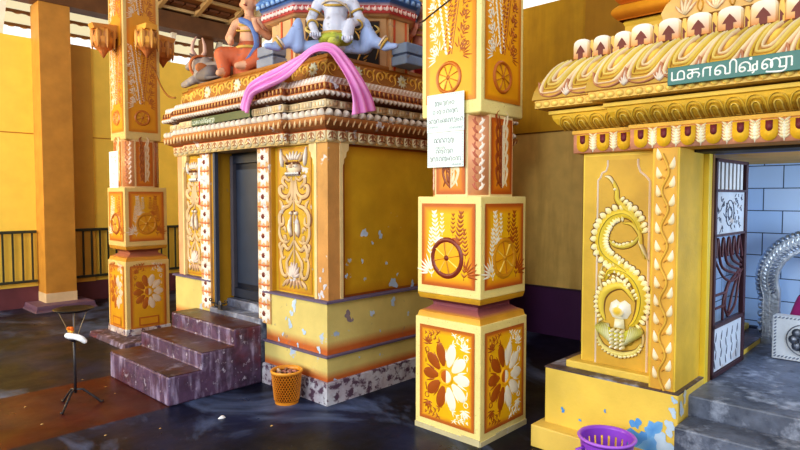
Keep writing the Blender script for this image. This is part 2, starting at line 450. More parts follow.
mb = MB(); mb.box(3.02, 3.34, 9.44, 9.5, 0.29, 3.76, (200, 148, 58)); struct('trim_3', mb, 'leftwall')
mb = MB(); mb.box(5.93, 6.0, 1.2, 2.92, 0.0, 3.70, (180, 132, 30)); struct('trim_4', mb, 'rightwall')

# roof: timber beam, sloping tiled underside with battens, light eave beyond the wall
BR = (112, 74, 42)
mb = MB(); mb.box(-5, 6.1, 9.12, 9.40, 4.20, 4.46, BR); o = mb.build('roof_beam', 'wood'); tag(o, kind='structure')
SL = .35
def roofz(y): return 4.50 - SL * (y - 9.3)
mb = MB()
mb.add([(-5, 9.4, roofz(9.4)), (6.4, 9.4, roofz(9.4)), (6.4, 1.0, roofz(1.0)), (-5, 1.0, roofz(1.0)),
        (-5, 9.4, roofz(9.4) + .05), (6.4, 9.4, roofz(9.4) + .05), (6.4, 1.0, roofz(1.0) + .05), (-5, 1.0, roofz(1.0) + .05)],
       [(0, 1, 2, 3), (7, 6, 5, 4), (0, 4, 5, 1), (1, 5, 6, 2), (2, 6, 7, 3), (3, 7, 4, 0)], (138, 90, 56))
y = 9.15; k = 0
while y > 5.0:                                      # battens with scalloped pale tile ends
    z = roofz(y)
    mb.box(-3, 6.3, y - .03, y + .03, z - .05, z - .005, (208, 178, 130))
    x = 1.0
    while x < 6.2:
        mb.box(x, x + .17, y - .20, y - .03, z - .012 + .02, z + .045, (118, 72, 44)); x += .2
    y -= .36; k += 1
x = -2.6
while x < 6.3:
    mb.add([(x, 9.4, roofz(9.4) - .075), (x + .07, 9.4, roofz(9.4) - .075), (x + .07, 3, roofz(3) - .075), (x, 3, roofz(3) - .075),
            (x, 9.4, roofz(9.4)), (x + .07, 9.4, roofz(9.4)), (x + .07, 3, roofz(3)), (x, 3, roofz(3))],
           [(0, 1, 2, 3), (0, 4, 5, 1), (2, 6, 7, 3), (1, 5, 6, 2), (3, 7, 4, 0)], (196, 160, 112)); x += .62
o = struct('ceiling', mb, 'paint')
# pale hip rafters running down to the beam
mb = MB()
mb.tube([(6.0, 9.05, 4.42), (4.6, 7.2, 5.0)], .07, (206, 184, 140), 8); mb.tube([(6.3, 8.7, 4.5), (5.2, 6.6, 5.2)], .06, (180, 154, 112), 8)
o = mb.build('hip_rafters', 'wood', smooth=True); tag(o, kind='structure')
mb = MB()
z0, z1 = roofz(9.4) + .0, roofz(10.35)
mb.add([(-5, 9.4, z0), (6.4, 9.4, z0), (6.4, 10.35, z1), (-5, 10.35, z1)], [(0, 1, 2, 3)], (255, 240, 200))
o = struct('eave', mb, 'sheet')
mb = MB(); rr = random.Random(3)
for y in (9.62, 10.0, 10.33):
    z = roofz(y); x = -4.0
    while x < 6.3:                                   # scalloped ends of the tiles
        w = .17; n = 6
        pts = [(0, -.01)] + [(w * i / n, -.035 - .03 * math.sin(PI * i / n)) for i in range(n + 1)] + [(w, -.01)]
        mb.poly(Fr((x, y, z), (1, 0, 0), (0, 0, 1), (0, -1, 0)), pts, 0, .02, (176, 118, 62) if y < 10.3 else (214, 160, 96)); x += w
    mb.box(-4, 6.3, y - .03, y, z - .05, z - .01, (120, 78, 44))
o = struct('eave_tile_ends', mb, 'paint')
for i, x in enumerate((-.4, .5, 1.35, 2.22, 2.98, 3.8, 4.58, 5.4)):
    mb = MB(); fr = Fr((x, 9.6, 3.76), (1, 0, 0), (0, -.5, .86), (0, -.86, -.5))
    mb.fbox(fr, -.04, .04, 0, .72, -.03, .03, (246, 240, 226)); struct('eave_bracket', mb, 'paint')
mb = MB(); mb.box(5.08, 5.26, 9.30, 9.48, 3.76, 4.2, (120, 78, 46)); o = mb.build('beam_post', 'wood'); tag(o, kind='structure')

# ------------------------------------------------------------------ plain column and railing by the left wall
r = thing('plain_column', (2.77, 9.2, 0), 'plain square orange column with a whitewashed foot on a low purple base', 'column')
mb = MB(); mb.box(2.58, 2.97, 9.14, 9.5, .20, 4.2, (190, 134, 58)); mb.build('shaft', 'paint', r)
mb = MB(); mb.box(2.575, 2.975, 9.135, 9.5, .085, .215, (214, 186, 150)); mb.build('whitewashed_foot', 'worn', r)
mb = MB(); mb.sweep([(2.39, 8.88), (3.13, 8.88), (3.13, 9.46), (2.39, 9.46)], [(0.02, 0, (100, 82, 96)), (0, .03, (92, 66, 86)), (-.01, .085, (110, 84, 104))]); mb.build('base', 'paint', r)
for (x0, x1) in ((.2, 2.56), (2.99, 5.4)):
    r = thing('railing', ((x0 + x1) / 2, 9.43, 0), 'dark iron railing along the yellow wall, ' + ('left of the plain orange column' if x0 < 1 else 'right of the plain orange column'), 'railing', 'railings along the left wall')
    G = (62, 62, 50)
    mb = MB(); mb.box(x0, x1, 9.41, 9.45, 1.045, 1.085, G); mb.build('top_rail', 'metal', r, bevel=.006)
    mb = MB(); mb.box(x0, x1, 9.415, 9.445, .355, .39, G); mb.build('bottom_rail', 'metal', r, bevel=.005)
    x = x0 + .05
    while x < x1:
        mb = MB(); mb.box(x, x + .022, 9.42, 9.44, .39, 1.045, G); mb.build('bar', 'metal', r); x += .118

# ================================================================== PAINTED PILLARS
PANEL = [(0, (186, 96, 40)), (.016, (194, 102, 40)), (.035, (228, 150, 36)), (.07, GOLD)]
def sprig(mb, fr, x, y, ang, L, n, col, h=.004, s=1.0):
    c, d = math.cos(ang), math.sin(ang)
    mb.stroke(fr, [(x, y), (x + c * L * .5, y + d * L * .5), (x + c * L * .8, y + d * L * .8)], .006 * s, h * .7, col, taper='end', seg=2)
    for i in range(n):
        t = (i + .6) / n; px, py = x + c * L * t, y + d * L * t; l = .034 * s * (1.15 - .55 * t)
        for sg in (-1, 1):
            mb.petal(fr, px, py, ang + sg * .75, l, .0125 * s, h, col)
    mb.petal(fr, x + c * L * .85, y + d * L * .85, ang, .03 * s, .013 * s, h, col)
def fan(mb, fr, x, y, ang, L, n, col, spread=1.6, W=.014):
    for i in range(n):
        a = ang + spread * (i / (n - 1) - .5); mb.petal(fr, x + .25 * L * math.cos(a), y + .25 * L * math.sin(a), a, L * (.9 if i % 2 else .7), W, .004, col)
def flower_panel(mb, fr, w, h, small=False):
    mb.rings(fr, 0, w, 0, h, [(0, (184, 100, 42)), (.016, (190, 108, 44)), (.028, (224, 156, 40)), (.05, GOLD)], .004)
    f = fr.off(w / 2, h * .5, .004); R = w * .42
    if small:
        f = fr.off(w / 2, h * .58, .004)
        mb.rings(fr, w * .22, w * .78, .035, h * .19, [(0, (196, 100, 30)), (.014, (190, 96, 30)), (.016, (240, 178, 30))], .009)
    for i in range(10):
        a = PI / 2 + (i + .5) * 2 * PI / 10; col = PBROWN if math.cos(a) < 0 else WHITE
        mb.stroke(f, [(R * .33 * math.cos(a), R * .33 * math.sin(a) * 1.12), (R * .68 * math.cos(a), R * .68 * math.sin(a) * 1.15), (R * math.cos(a), R * math.sin(a) * 1.18)],
                  w * .185, .007, col, taper='round', seg=6)
        a2 = a + PI / 10; col = PBROWN if math.cos(a2) < -.01 else WHITE
        mb.petal(f, R * .52 * math.cos(a2), R * .55 * math.sin(a2), a2, R * .42, .016, .005, col)
    mb.ring(f, 0, 0, R * .27, .016, .009, (240, 178, 30), n=20)
    for sg, col in ((-1, (190, 100, 30)), (1, WHITE)):
        mb.dome(f, [(0, -R * .22)] + [(sg * R * .22 * math.cos(t), R * .22 * math.sin(t)) for t in [(-PI / 2 + PI * i / 8) for i in range(1, 8)]] + [(0, R * .22)], 0, .005, col)
    for sx, col in ((-1, PBROWN), (1, WHITE)):
        for sy in (-1, 1):
            if small and sy < 0: continue
            X, Y = sx * w * .33, sy * h * .375
            sprig(mb, f, sx * w * .10, sy * h * .44, math.atan2(-sy * .1, sx), w * .30, 4, col, s=.8); fan(mb, f, sx * w * .36, sy * h * .30, math.atan2(sy, -sx * .6), w * .12, 5, col)
            sprig(mb, f, X - sx * w * .26, Y * .88, math.atan2(sy * .5, sx), w * .25, 3, col)
            fan(mb, f, X - sx * w * .04, Y * .80, math.atan2(sy * 1.0, sx * .9), w * .15, 5, col)
            mb.ring(f, X * 1.08, sy * h * .24, .017, .008, .004, col, n=10)
            mb.petal(f, X * 1.12, sy * h * .19, PI / 2, .04, .012, .004, col); mb.petal(f, X * .55, Y * 1.1, math.atan2(sy, -sx), .05, .012, .004, col)
            mb.petal(f, X * 1.15, sy * h * .10, PI / 2 * sy, .035, .012, .004, col)
def wheel_panel(mb, fr, w, h, ringcol, rel=.006):
    mb.rings(fr, 0, w, 0, h, PANEL, .004)
    f = fr.off(0, 0, .004); cx, cy, R = w * .49, h * .35, w * .27
    for sx, col in ((-1, WHITE), (1, PBROWN)):
        x0 = w * .5 + sx * w * .20
        sprig(mb, f, x0, h * .48, PI / 2 - sx * .10, h * .42, 8, col, s=1.5)
        sprig(mb, f, x0 + sx * w * .13, h * .36, PI / 2 + sx * .05, h * .34, 7, col, s=1.15)
        sprig(mb, f, w * .5 + sx * w * .10, h * .62, PI / 2 - sx * .02, h * .26, 5, col, s=.95)
        sprig(mb, f, x0 + sx * w * .10, h * .10, PI / 2 - sx * .1, h * .18, 3, col, s=1.1)
        fan(mb, f, w * .5 + sx * w * .30, h * .16, PI / 2 - sx * .9, w * .26, 7, col, W=.018)
        mb.stroke(f, [(w * .5 + sx * w * .05, h * .58), (w * .5 + sx * w * .15, h * .585), (w * .5 + sx * w * .22, h * .53)], .03, .005, col, taper='start')
    mb.disc(f, cx, cy, R, .006, (238, 176, 30), n=28)
    mb.ring(f, cx, cy, R, .036, .014, ringcol, n=30)
    for i in range(8):
        a = i * PI / 4 + .2; mb.stroke(f, [(cx + .02 * math.cos(a), cy + .02 * math.sin(a)), (cx + R * .88 * math.cos(a), cy + R * .88 * math.sin(a))], .011, .012, (250, 214, 110) if i % 2 else (206, 130, 24), taper='none')
    mb.disc(f, cx, cy, .025, .016, ringcol, n=12)
def vee_panel(mb, fr, w, h):
    mb.rings(fr, 0, w, 0, h, [(0, (206, 128, 30)), (.02, (212, 136, 28)), (.04, (236, 168, 26))], .004)
    f = fr.off(0, 0, .004); cx, cy, R = w * .47, .155, w * .23
    mb.disc(f, cx, cy, R * .96, .006, (244, 184, 32), n=26); mb.ring(f, cx, cy, R, .026, .016, (206, 124, 44), n=28, edge=(180, 90, 30))
    for i in range(8):
        a = i * PI / 4 + PI / 8; mb.stroke(f, [(cx, cy), (cx + R * .85 * math.cos(a), cy + R * .85 * math.sin(a))], .010, .012, (200, 120, 30), taper='none')
    mb.disc(f, cx, cy, .022, .014, (190, 110, 34), n=10)
    y = .30
    while y < h - .05:
        hh = min(.62, h - .04 - y)
        for sx, col in ((-1, WHITE), (1, PBROWN)):
            ax, ay, bx, by = w * .48, y, w * .48 + sx * w * .27, y + hh
            L = math.hypot(bx - ax, by - ay); n = int(L / .028); dx, dy = (bx - ax) / L, (by - ay) / L
            for i in range(n):                                   # the slanting beaded stripes
                t = (i + .5) * L / n
                for o_, ww in ((0, .022), (.05, .014)):
                    X, Y = ax + dx * t + o_ * sx * -.75, ay + dy * t + o_ * .7
                    if Y < h - .05: mb.petal(f, X - .012, Y - .012, .8 if sx > 0 else 2.3, .034, ww, .005, col)
            mb.stroke(f, [(ax + sx * .02, ay), (bx + sx * .022, by)], .007, .004, col, taper='none')
            for i in range(9):
                t_ = (i + .5) / 9; yy = y + hh * t_; xx = w * .48 + sx * (w * .27 * t_ + .030 + (w * .40 - w * .27 * t_ - .03) * .55)
                if abs(xx - w * .48) < w * .43: sprig(mb, f, xx - sx * .02, yy - .03, PI / 2 - sx * .55, .075, 3, col, s=.85)
            for i in range(5):
                yy = y + .02 + i * hh * .15; lim = w * .40
                x0 = w * .48 + sx * min(lim, (w * .27 * (yy - y) / hh + w * .14 + .02))
                fan(mb, f, x0, yy, PI / 2 - sx * .5, .07 - .006 * i, 5, col, 2.2, .012)
                mb.ring(f, w * .48 + sx * w * .36, yy + .03, .012, .008, .004, col, n=8)
            fan(mb, f, w * .48 + sx * w * .22, y - .012, PI / 2 - sx * 1.2, .085, 6, col, 1.7, .013)
            for i in range(4): sprig(mb, f, w * .48 + sx * .012, y + hh * (.35 + .16 * i), PI / 2 - sx * .15, .085, 3, col, s=.7)
        y += .95
def leaf_panel(mb, fr, w, h):
    mb.rings(fr, 0, w, 0, h, [(0, (184, 90, 34)), (.016, (190, 96, 34)), (.04, (218, 134, 34)), (.06, (226, 148, 34))], .004)
    f = fr.off(0, 0, .004)
    for sx, col in ((-1, (150, 70, 24)), (1, (244, 226, 190))):
        for i in range(5):
            y = h * (.08 + .18 * i); x = w * .5 + sx * w * .07
            mb.stroke(f, [(w * .5, y), (x + sx * w * .12, y + .05), (x + sx * w * .2, y + .12), (x + sx * w * .06, y + .15)], .022, .008, col)
            mb.petal(f, x, y + .03, PI / 2 - sx * .2, .085, .022, .008, col)
            mb.petal(f, x + sx * w * .17, y + .01, PI / 2 + sx * .3, .05, .014, .006, col)
        mb.stroke(f, [(w * .5 + sx * .006, .04), (w * .5 + sx * .01, h * .5), (w * .5 + sx * .006, h - .04)], .010, .008, col, taper='none')

def pillar(name, X0, Y0, w, wm, wu, zl0, zl, label, small, ztop):
    """square painted pillar: X0, Y0 near corner; w, wm, wu widths of its lengths; zl0/zl bottom and top of the lowest block"""
    r = thing(name, (X0 + w / 2, Y0 + w / 2, 0), label, 'pillar')
    im, iu = (w - wm) / 2, (w - wu) / 2
    def blk(nm, x, y, ww, z0, z1, painter, mg, mgb, mgt, col=CREAM, **k):
        mb = MB(); mb.box(x, x + ww, y, y + ww, z0, z1, col); b = mb.build(nm, 'cream', r, bevel=.006)
        for i, (fr, fw) in enumerate(faces_of(x, x + ww, y, y + ww, z0)):
            m = MB(); args = dict(k)
            if painter is wheel_panel: args['ringcol'] = ((126, 48, 32), (206, 146, 36))[i % 2]; 
            painter(m, fr.off(mg, mgb, 0), fw - 2 * mg, z1 - z0 - mgb - mgt, **args); m.build('painted_panel', 'gloss', b, smooth=True)
        return b
    mid0 = zl + .16; mid1 = mid0 + .638; sh0 = mid1 + .515
    b = blk('lower_block', X0, Y0, w, zl0, zl, flower_panel, .043, .075 if not small else .06, .05, small=small)
    mb = MB(); pl = [(X0, Y0), (X0 + w, Y0), (X0 + w, Y0 + w), (X0, Y0 + w)]
    mb.sweep(pl, [(-.01, zl, (222, 170, 64)), (-.018, zl + .035, (214, 156, 54)), (-.05, zl + .05, (170, 104, 96)), (-.085, zl + .075, (140, 80, 92)), (-.085, zl + .095, (120, 62, 76)),
                  (-.05, zl + .118, (120, 66, 70)), (-.02, zl + .125, (190, 140, 36)), (-.012, zl + .16, (214, 166, 48))]); mb.build('waist_moulding', 'paint', r)
    blk('middle_block', X0 + im, Y0 + im, wm, mid0, mid1, wheel_panel, .040, .055, .045)
    # inset length with cut corners
    i_, c = im + .028, .100; a0, a1, b0, b1 = X0 + i_, X0 + w - i_, Y0 + i_, Y0 + w - i_
    plan = [(a0 + c, b0), (a1 - c, b0), (a1, b0 + c), (a1, b1 - c), (a1 - c, b1), (a0 + c, b1), (a0, b1 - c), (a0, b0 + c)]
    mb = MB(); mb.sweep(plan, [(0, mid1, (238, 214, 160)), (0, sh0, (238, 214, 160))]); b = mb.build('inset_shaft', 'cream', r)
    for fr, L in edge_frames(plan, 0, (0, 2, 4, 6), mid1):
        m = MB(); leaf_panel(m, fr.off(.012, .015), L - .024, sh0 - mid1 - .035); m.build('painted_panel', 'gloss', b, smooth=True)
    for fr, L in edge_frames(plan, 0, (1, 3, 5, 7), mid1):
        m = MB(); m.fbox(fr, .006, L - .006, .01, sh0 - mid1 - .01, 0, .004, (222, 158, 118))
        hh = sh0 - mid1
        for q in range(9):
            y = .04 + q * (hh - .06) / 9
            for sg, col in ((-1, (196, 112, 84)), (1, (246, 230, 214))):
                m.petal(fr.off(0, 0, .004), L / 2 + sg * .004, y, PI / 2 - sg * .75, .055, .022, .006, col)
                m.petal(fr.off(0, 0, .004), L / 2 + sg * .03, y + .02, PI / 2 + sg * .3, .035, .016, .005, col)
        m.build('corner_ornament', 'gloss', b, smooth=True)
    mb = MB(); e = -iu
    mb.sweep([(X0 - e + .0, Y0 - e), (X0 + w + e, Y0 - e), (X0 + w + e, Y0 + w + e), (X0 - e, Y0 + w + e)],
             [(-.03, sh0 - .012, (206, 160, 90)), (0, sh0 + .004, CREAM), (0, ztop, CREAM)], bottom=True); b = mb.build('upper_shaft', 'cream', r, bevel=.006)
    for fr, fw in faces_of(X0 - e, X0 + w + e, Y0 - e, Y0 + w + e, sh0):
        m = MB(); vee_panel(m, fr.off(.036, .085), fw - .072, ztop - sh0 - .12); m.build('painted_panel', 'gloss', b, smooth=True)
    return r, sh0

near, _ = pillar('painted_pillar', 2.965, 2.115, .535, .515, .475, 0, .755, 'tall cream and gold painted pillar between the two shrines, paper notices on it', False, 4.4)
mb = MB(); fr_ = faces_of(2.965, 3.50, 2.115, 2.65)
for k_, (fr, L) in enumerate(fr_):
    for a, b in ((0, L * .32), (L * .32, L * .74), (L * .74, L)):
        mb.fbox(fr, a, b, 0, .028 + .022 * random.random(), 0, .006, (206, 196, 160))
mb.build('chipped_foot', 'worn', near)
far, sh0 = pillar('painted_pillar', 2.584, 6.46, .48, .462, .39, .05, .855, 'cream and gold painted pillar with lotus brackets, between the wall and the shrine steps', True, 5.3)
mb = MB(); mb.sweep([(2.42, 6.10), (3.30, 6.10), (3.30, 7.05), (2.42, 7.05)], [(.01, 0, (92, 74, 88)), (0, .05, (104, 82, 96)), (-.02, .056, (78, 62, 74))]); mb.build('base', 'stepred', far)
mb = MB(); mb.sweep([(2.584, 6.46), (3.064, 6.46), (3.064, 6.94), (2.584, 6.94)], [(.008, .055, (196, 196, 210)), (.006, .12, (206, 200, 200)), (0, .125, CREAM)]); mb.build('whitewashed_foot', 'cement', far)
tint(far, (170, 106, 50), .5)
for (dx, dy) in ((-1, 0), (1, 0), (0, -1), (0, 1)):         # lotus bud brackets
    cx, cy = 2.824, 6.70; mb = MB(); u = V((dx, dy, 0)); w_ = V((-dy, dx, 0)); h0 = .195
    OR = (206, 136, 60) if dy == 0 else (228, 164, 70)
    fr = Fr(V((cx, cy, 3.18)) - w_ * .08, u, (0, 0, 1), w_)
    pts = [(h0 - .03, .06), (h0 + .08, .07), (h0 + .12, .12), (h0 + .24, .14), (h0 + .26, .19), (h0 - .03, .21)]
    mb.poly(fr, pts, .02, .14, OR)
    c_ = V((cx, cy, 3.03)) + u * (h0 + .13)
    mb.lathe(c_, [(.004, 0, (140, 76, 40)), (.022, .03, (168, 96, 50)), (.05, .075, (186, 112, 58)), (.085, .10, (190, 116, 60)), (.115, .15, OR), (.122, .20, OR), (.105, .25, (214, 150, 74)), (.08, .30, OR), (.06, .315, OR)], 14)
    for i in range(8):
        a = i * PI / 4; d_ = V((math.cos(a), math.sin(a), 0)); f_ = Fr(c_ + d_ * .112, V((-d_.y, d_.x, 0)), (0, 0, 1), d_)
        mb.stroke(f_, [(0, .29), (0, .20), (0, .09)], .075, .02, mixc(OR, (240, 196, 110), .3), taper='leaf', edge=(160, 92, 44))
    mb.build('lotus_bracket', 'paint', far)

# paper notices taped to the near pillar; their lines are strokes of handwriting-like print
def notice(fr, w, h, lines, label, big=True, group=None, name='paper_notice', paper=(226, 240, 240)):
    mb = MB(); mb.fbox(fr, 0, w, 0, h, 0, .002, paper); o = mb.build(name, 'paper', mesh_org=fr.p(w / 2, 0, 0)); tag(o, label, 'notice', group)
    rr = random.Random(int(w * 1e4 + h * 999))
    ink = (44, 48, 62)
    for (a0, a1, b, sz) in lines:
        x = a0 * w; t = MB()
        while x < a1 * w - sz * .4:
            k = rr.choice((0, 1, 2, 3)); ww = sz * rr.uniform(.7, 1.15); f = fr.off(x, b * h, .0022)
            if k == 0: t.stroke(f, [(0, 0), (0, sz * .8), (ww * .5, sz * .9), (ww * .6, sz * .1), (ww * .8, 0)], sz * .25, .0006, ink, taper='none', seg=3)
            elif k == 1: t.ring(f, ww * .38, sz * .42, ww * .33, sz * .25, .0006, ink, n=9)
            elif k == 2: t.stroke(f, [(ww * .3, sz * .3), (0, sz * .1), (.0, sz * .7), (ww * .4, sz), (ww * .7, sz * .6), (ww * .7, 0)], sz * .25, .0006, ink, taper='none', seg=3)
            else: t.stroke(f, [(0, sz * .7), (ww * .2, sz), (ww * .4, sz * .5), (ww * .2, 0), (ww * .6, 0), (ww * .75, sz * .9)], sz * .25, .0006, ink, taper='none', seg=3)
            x += ww * .95 + (sz * .25 if rr.random() < .12 else 0)
        t.build('text_line', 'paper', o)
    if big:
        g = MB()
        for i in range(int(w / .016)):
            for yy in (.012, h - .012): g.fbox(fr, .008 + i * .016, .015 + i * .016, yy, yy + .003, .002, .0028, (150, 168, 176))
        for i in range(int(h / .016)):
            for xx in (.007, w - .010): g.fbox(fr, xx, xx + .003, .008 + i * .016, .015 + i * .016, .002, .0028, (150, 168, 176))
        g.build('dotted_border', 'paper', o)
    return o
fr = Fr((2.975, 2.558, 1.966), (0, -1, 0), (0, 0, 1), (-1, 0, 0))
notice(fr, .302, .243, [(.22, .82, .70, .026), (.16, .84, .48, .026), (.05, .97, .24, .026), (.62, .95, .07, .012), (.05, .3, .12, .010)],
       'pale printed notice on the near pillar, upper one of two sheets')
notice(fr.off(.004, -.225, 0), .296, .223, [(.2, .75, .70, .028), (.24, .5, .53, .014), (.25, .72, .40, .024), (.08, .95, .18, .026), (.7, .95, .05, .010)],
       'pale printed notice on the near pillar, lower one of two sheets')
fr = Fr((2.612, 6.905, 1.63), (0, -1, 0), (0, 0, 1), (-1, 0, 0))
notice(fr, .235, .42, [(.15, .85, .82, .03), (.2, .8, .70, .03), (.35, .65, .57, .03), (.3, .7, .38, .03), (.2, .8, .24, .03), (.25, .75, .12, .03)],
       'white paper notice on the distant lotus-bracket pillar', False, paper=(240, 240, 248))
# ================================================================== LEFT SHRINE
DRK = (74, 62, 74); SY = (212, 194, 124); SO = (192, 104, 52)
sh = thing('corner_shrine', (3.6, 4.5, 0), 'ochre shrine with scalloped tiered cornice, dark doorway and peeling plinth', 'shrine')
def plinth(name, x0, x1, y0, y1):
    pl = [(x0, y0), (x1, y0), (x1, y1), (x0, y1)]
    mb = MB(); mb.sweep(pl, [(.02, 0, (184, 174, 186)), (.018, .165, (176, 168, 180)), (0, .172, (120, 110, 130))]); mb.build(name + '_foot', 'cement', sh)
    mb = MB(); mb.sweep(pl, [(0, .165, SO), (0, .19, SO), (0, .25, SY), (0, .345, SY), (.006, .350, (104, 92, 116)), (.018, .352, (104, 92, 116)), (.018, .366, (112, 100, 126)), (.0, .368, (112, 100, 126))])
    mb.build(name + '_lower_band', 'plinth', sh)
    mb = MB(); mb.sweep(pl, [(-.012, .36, SO), (-.012, .40, SO), (-.012, .47, SY), (-.012, .752, SY), (-.006, .754, (112, 104, 132)), (.012, .758, (112, 104, 132)), (.012, .770, (104, 92, 122)), (0, .776, (104, 92, 122))])
    mb.build(name + '_upper_band', 'plinth', sh)
plinth('plinth', 2.80, 5.2, 3.38, 4.19)
plinth('side_plinth', 2.80, 5.2, 5.08, 5.80)
mb = MB(); mb.box(2.86, 3.05, 5.82, 5.98, 0, .30, (206, 176, 84)); mb.build('corner_block', 'plinth', sh)
# doorway, sill and door
mb = MB(); mb.box(2.93, 5.2, 4.19, 5.08, 0, .60, (120, 124, 146)); mb.box(2.78, 2.93, 4.22, 5.06, 0, .53, (126, 130, 152)); mb.build('sill', 'stone', sh, bevel=.008)
D1, D2 = (44, 50, 66), (30, 34, 48)
mb = MB(); mb.box(3.00, 3.04, 4.10, 5.10, .6, 1.96, D2)
o = mb.build('door', 'metal', sh)
mb = MB()
for y0, y1 in ((4.20, 4.27), (4.36, 4.385), (4.43, 4.45), (4.93, 4.98)): mb.box(2.965, 3.0, y0, y1, .62, 1.93, (92, 88, 98))
mb.box(2.97, 3.0, 4.20, 4.98, 1.86, 1.93, D1); mb.box(2.97, 3.0, 4.20, 4.98, .62, .70, D1)
mb.build('door_frame', 'metal', o)
mb = MB(); mb.box(2.985, 3.0, 4.50, 4.90, .75, 1.80, (52, 62, 82)); mb.build('leaf_panel', 'metal', o)
mb = MB(); mb.tube([(2.955, 4.40, 1.12), (2.93, 4.40, 1.10), (2.93, 4.40, .96), (2.955, 4.40, .94)], .008, (30, 30, 34), 6); mb.build('pull_handle', 'metal', o)
mb = MB(); mb.box(2.82, 3.0, 5.0, 5.14, .53, 1.96, (196, 146, 36)); mb.box(2.80, 2.835, 4.965, 5.0, .53, 1.96, (70, 76, 94)); mb.build('door_jamb', 'plinth', sh)
mb = MB(); mb.box(2.82, 3.0, 4.1, 4.2, .53, 1.96, (196, 146, 36)); mb.build('door_jamb', 'plinth', sh)
# walls
mb = MB(); mb.box(2.86, 5.15, 3.43, 4.15, .77, 1.97, YEL2); mb.box(2.86, 5.15, 5.1, 5.72, .77, 1.97, YEL2); mb.box(3.04, 5.15, 4.1, 5.15, .6, 1.97, YEL2)
mb.build('wall', 'shrinewall', sh)
# side face: sunk ochre field between orange pilaster strips
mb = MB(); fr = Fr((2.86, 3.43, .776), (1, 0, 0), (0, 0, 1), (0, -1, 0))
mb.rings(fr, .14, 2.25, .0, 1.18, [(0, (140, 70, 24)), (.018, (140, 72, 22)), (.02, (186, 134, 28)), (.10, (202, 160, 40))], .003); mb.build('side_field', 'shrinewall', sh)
def notch(mb, fr, a0, a1, z1, sg, col, c):      # flared capital where strip meets frieze, stepping out towards sg
    e = a1 if sg > 0 else a0
    pts = [(e, z1 - .17), (e + sg * .012, z1 - .15), (e + sg * .014, z1 - .12), (e + sg * .035, z1 - .10), (e + sg * .038, z1 - .07), (e + sg * .06, z1 - .05), (e + sg * .062, z1), (e, z1)]
    mb.poly(fr, pts if sg < 0 else list(reversed(pts)), 0, c, col)
CR2 = (228, 202, 150); OR2 = (196, 146, 84)
mb = MB()
mb.fbox(fr, 0, .105, .0, 1.18, 0, .03, OR2, (206, 150, 90)); mb.fbox(fr, .085, .115, 0, 1.18, 0, .036, CR2); notch(mb, fr, 0, .115, 1.18, 1, CR2, .034)
mb.build('corner_pilaster', 'worn', sh)
fl = Fr((2.86, 4.13, .776), (0, -1, 0), (0, 0, 1), (-1, 0, 0))
mb = MB(); mb.fbox(fl, .595, .73, .0, 1.18, 0, .03, OR2, (206, 150, 90)); mb.fbox(fl, .575, .605, 0, 1.18, 0, .036, CR2); notch(mb, fl, .575, .73, 1.18, -1, CR2, .034)
mb.build('corner_pilaster', 'worn', sh)
f2 = Fr((2.86, 5.72, .776), (0, -1, 0), (0, 0, 1), (-1, 0, 0))
mb = MB(); mb.fbox(f2, -.02, .10, .0, 1.18, 0, .03, (214, 160, 120)); mb.fbox(f2, .085, .11, 0, 1.18, 0, .036, CR2); notch(mb, f2, 0, .11, 1.18, 1, CR2, .034)
mb.build('corner_pilaster', 'worn', sh)
# strips of white flowers beside the doorway
for y0, y1 in ((4.105, 4.275), (5.06, 5.235)):
    f = Fr((2.80, y1, .50), (0, -1, 0), (0, 0, 1), (-1, 0, 0)); wd = y1 - y0
    mb = MB(); mb.box(2.80, 2.87, y0, y1, .50, 1.955, (200, 156, 108)); st = mb.build('flower_pilaster', 'worn', sh)
    mb = MB(); n = 9; hh = 1.455 / n
    for i in range(n):
        cy = (i + .5) * hh; fall = i == 0
        for a in range(8):
            t = a * PI / 4 + PI / 8; mb.petal(f, wd / 2 + .014 * math.cos(t), cy + .014 * math.sin(t), t, wd * .40, wd * .27, .012, (238, 232, 226), tip=(226, 214, 206))
        mb.disc(f, wd / 2, cy, .026, .016, (120, 52, 40), n=10, c0=.004)
        mb.stroke(f, [(.01, cy + hh * .5), (wd / 2, cy + hh * .47), (wd - .01, cy + hh * .5)], .016, .010, (196, 110, 70), taper='none')
        for sg in (.014, wd - .014): mb.petal(f, sg, cy - hh * .3, PI / 2, hh * .6, .018, .008, (236, 226, 214))
    mb.build('flowers', 'worn', st, smooth=True)
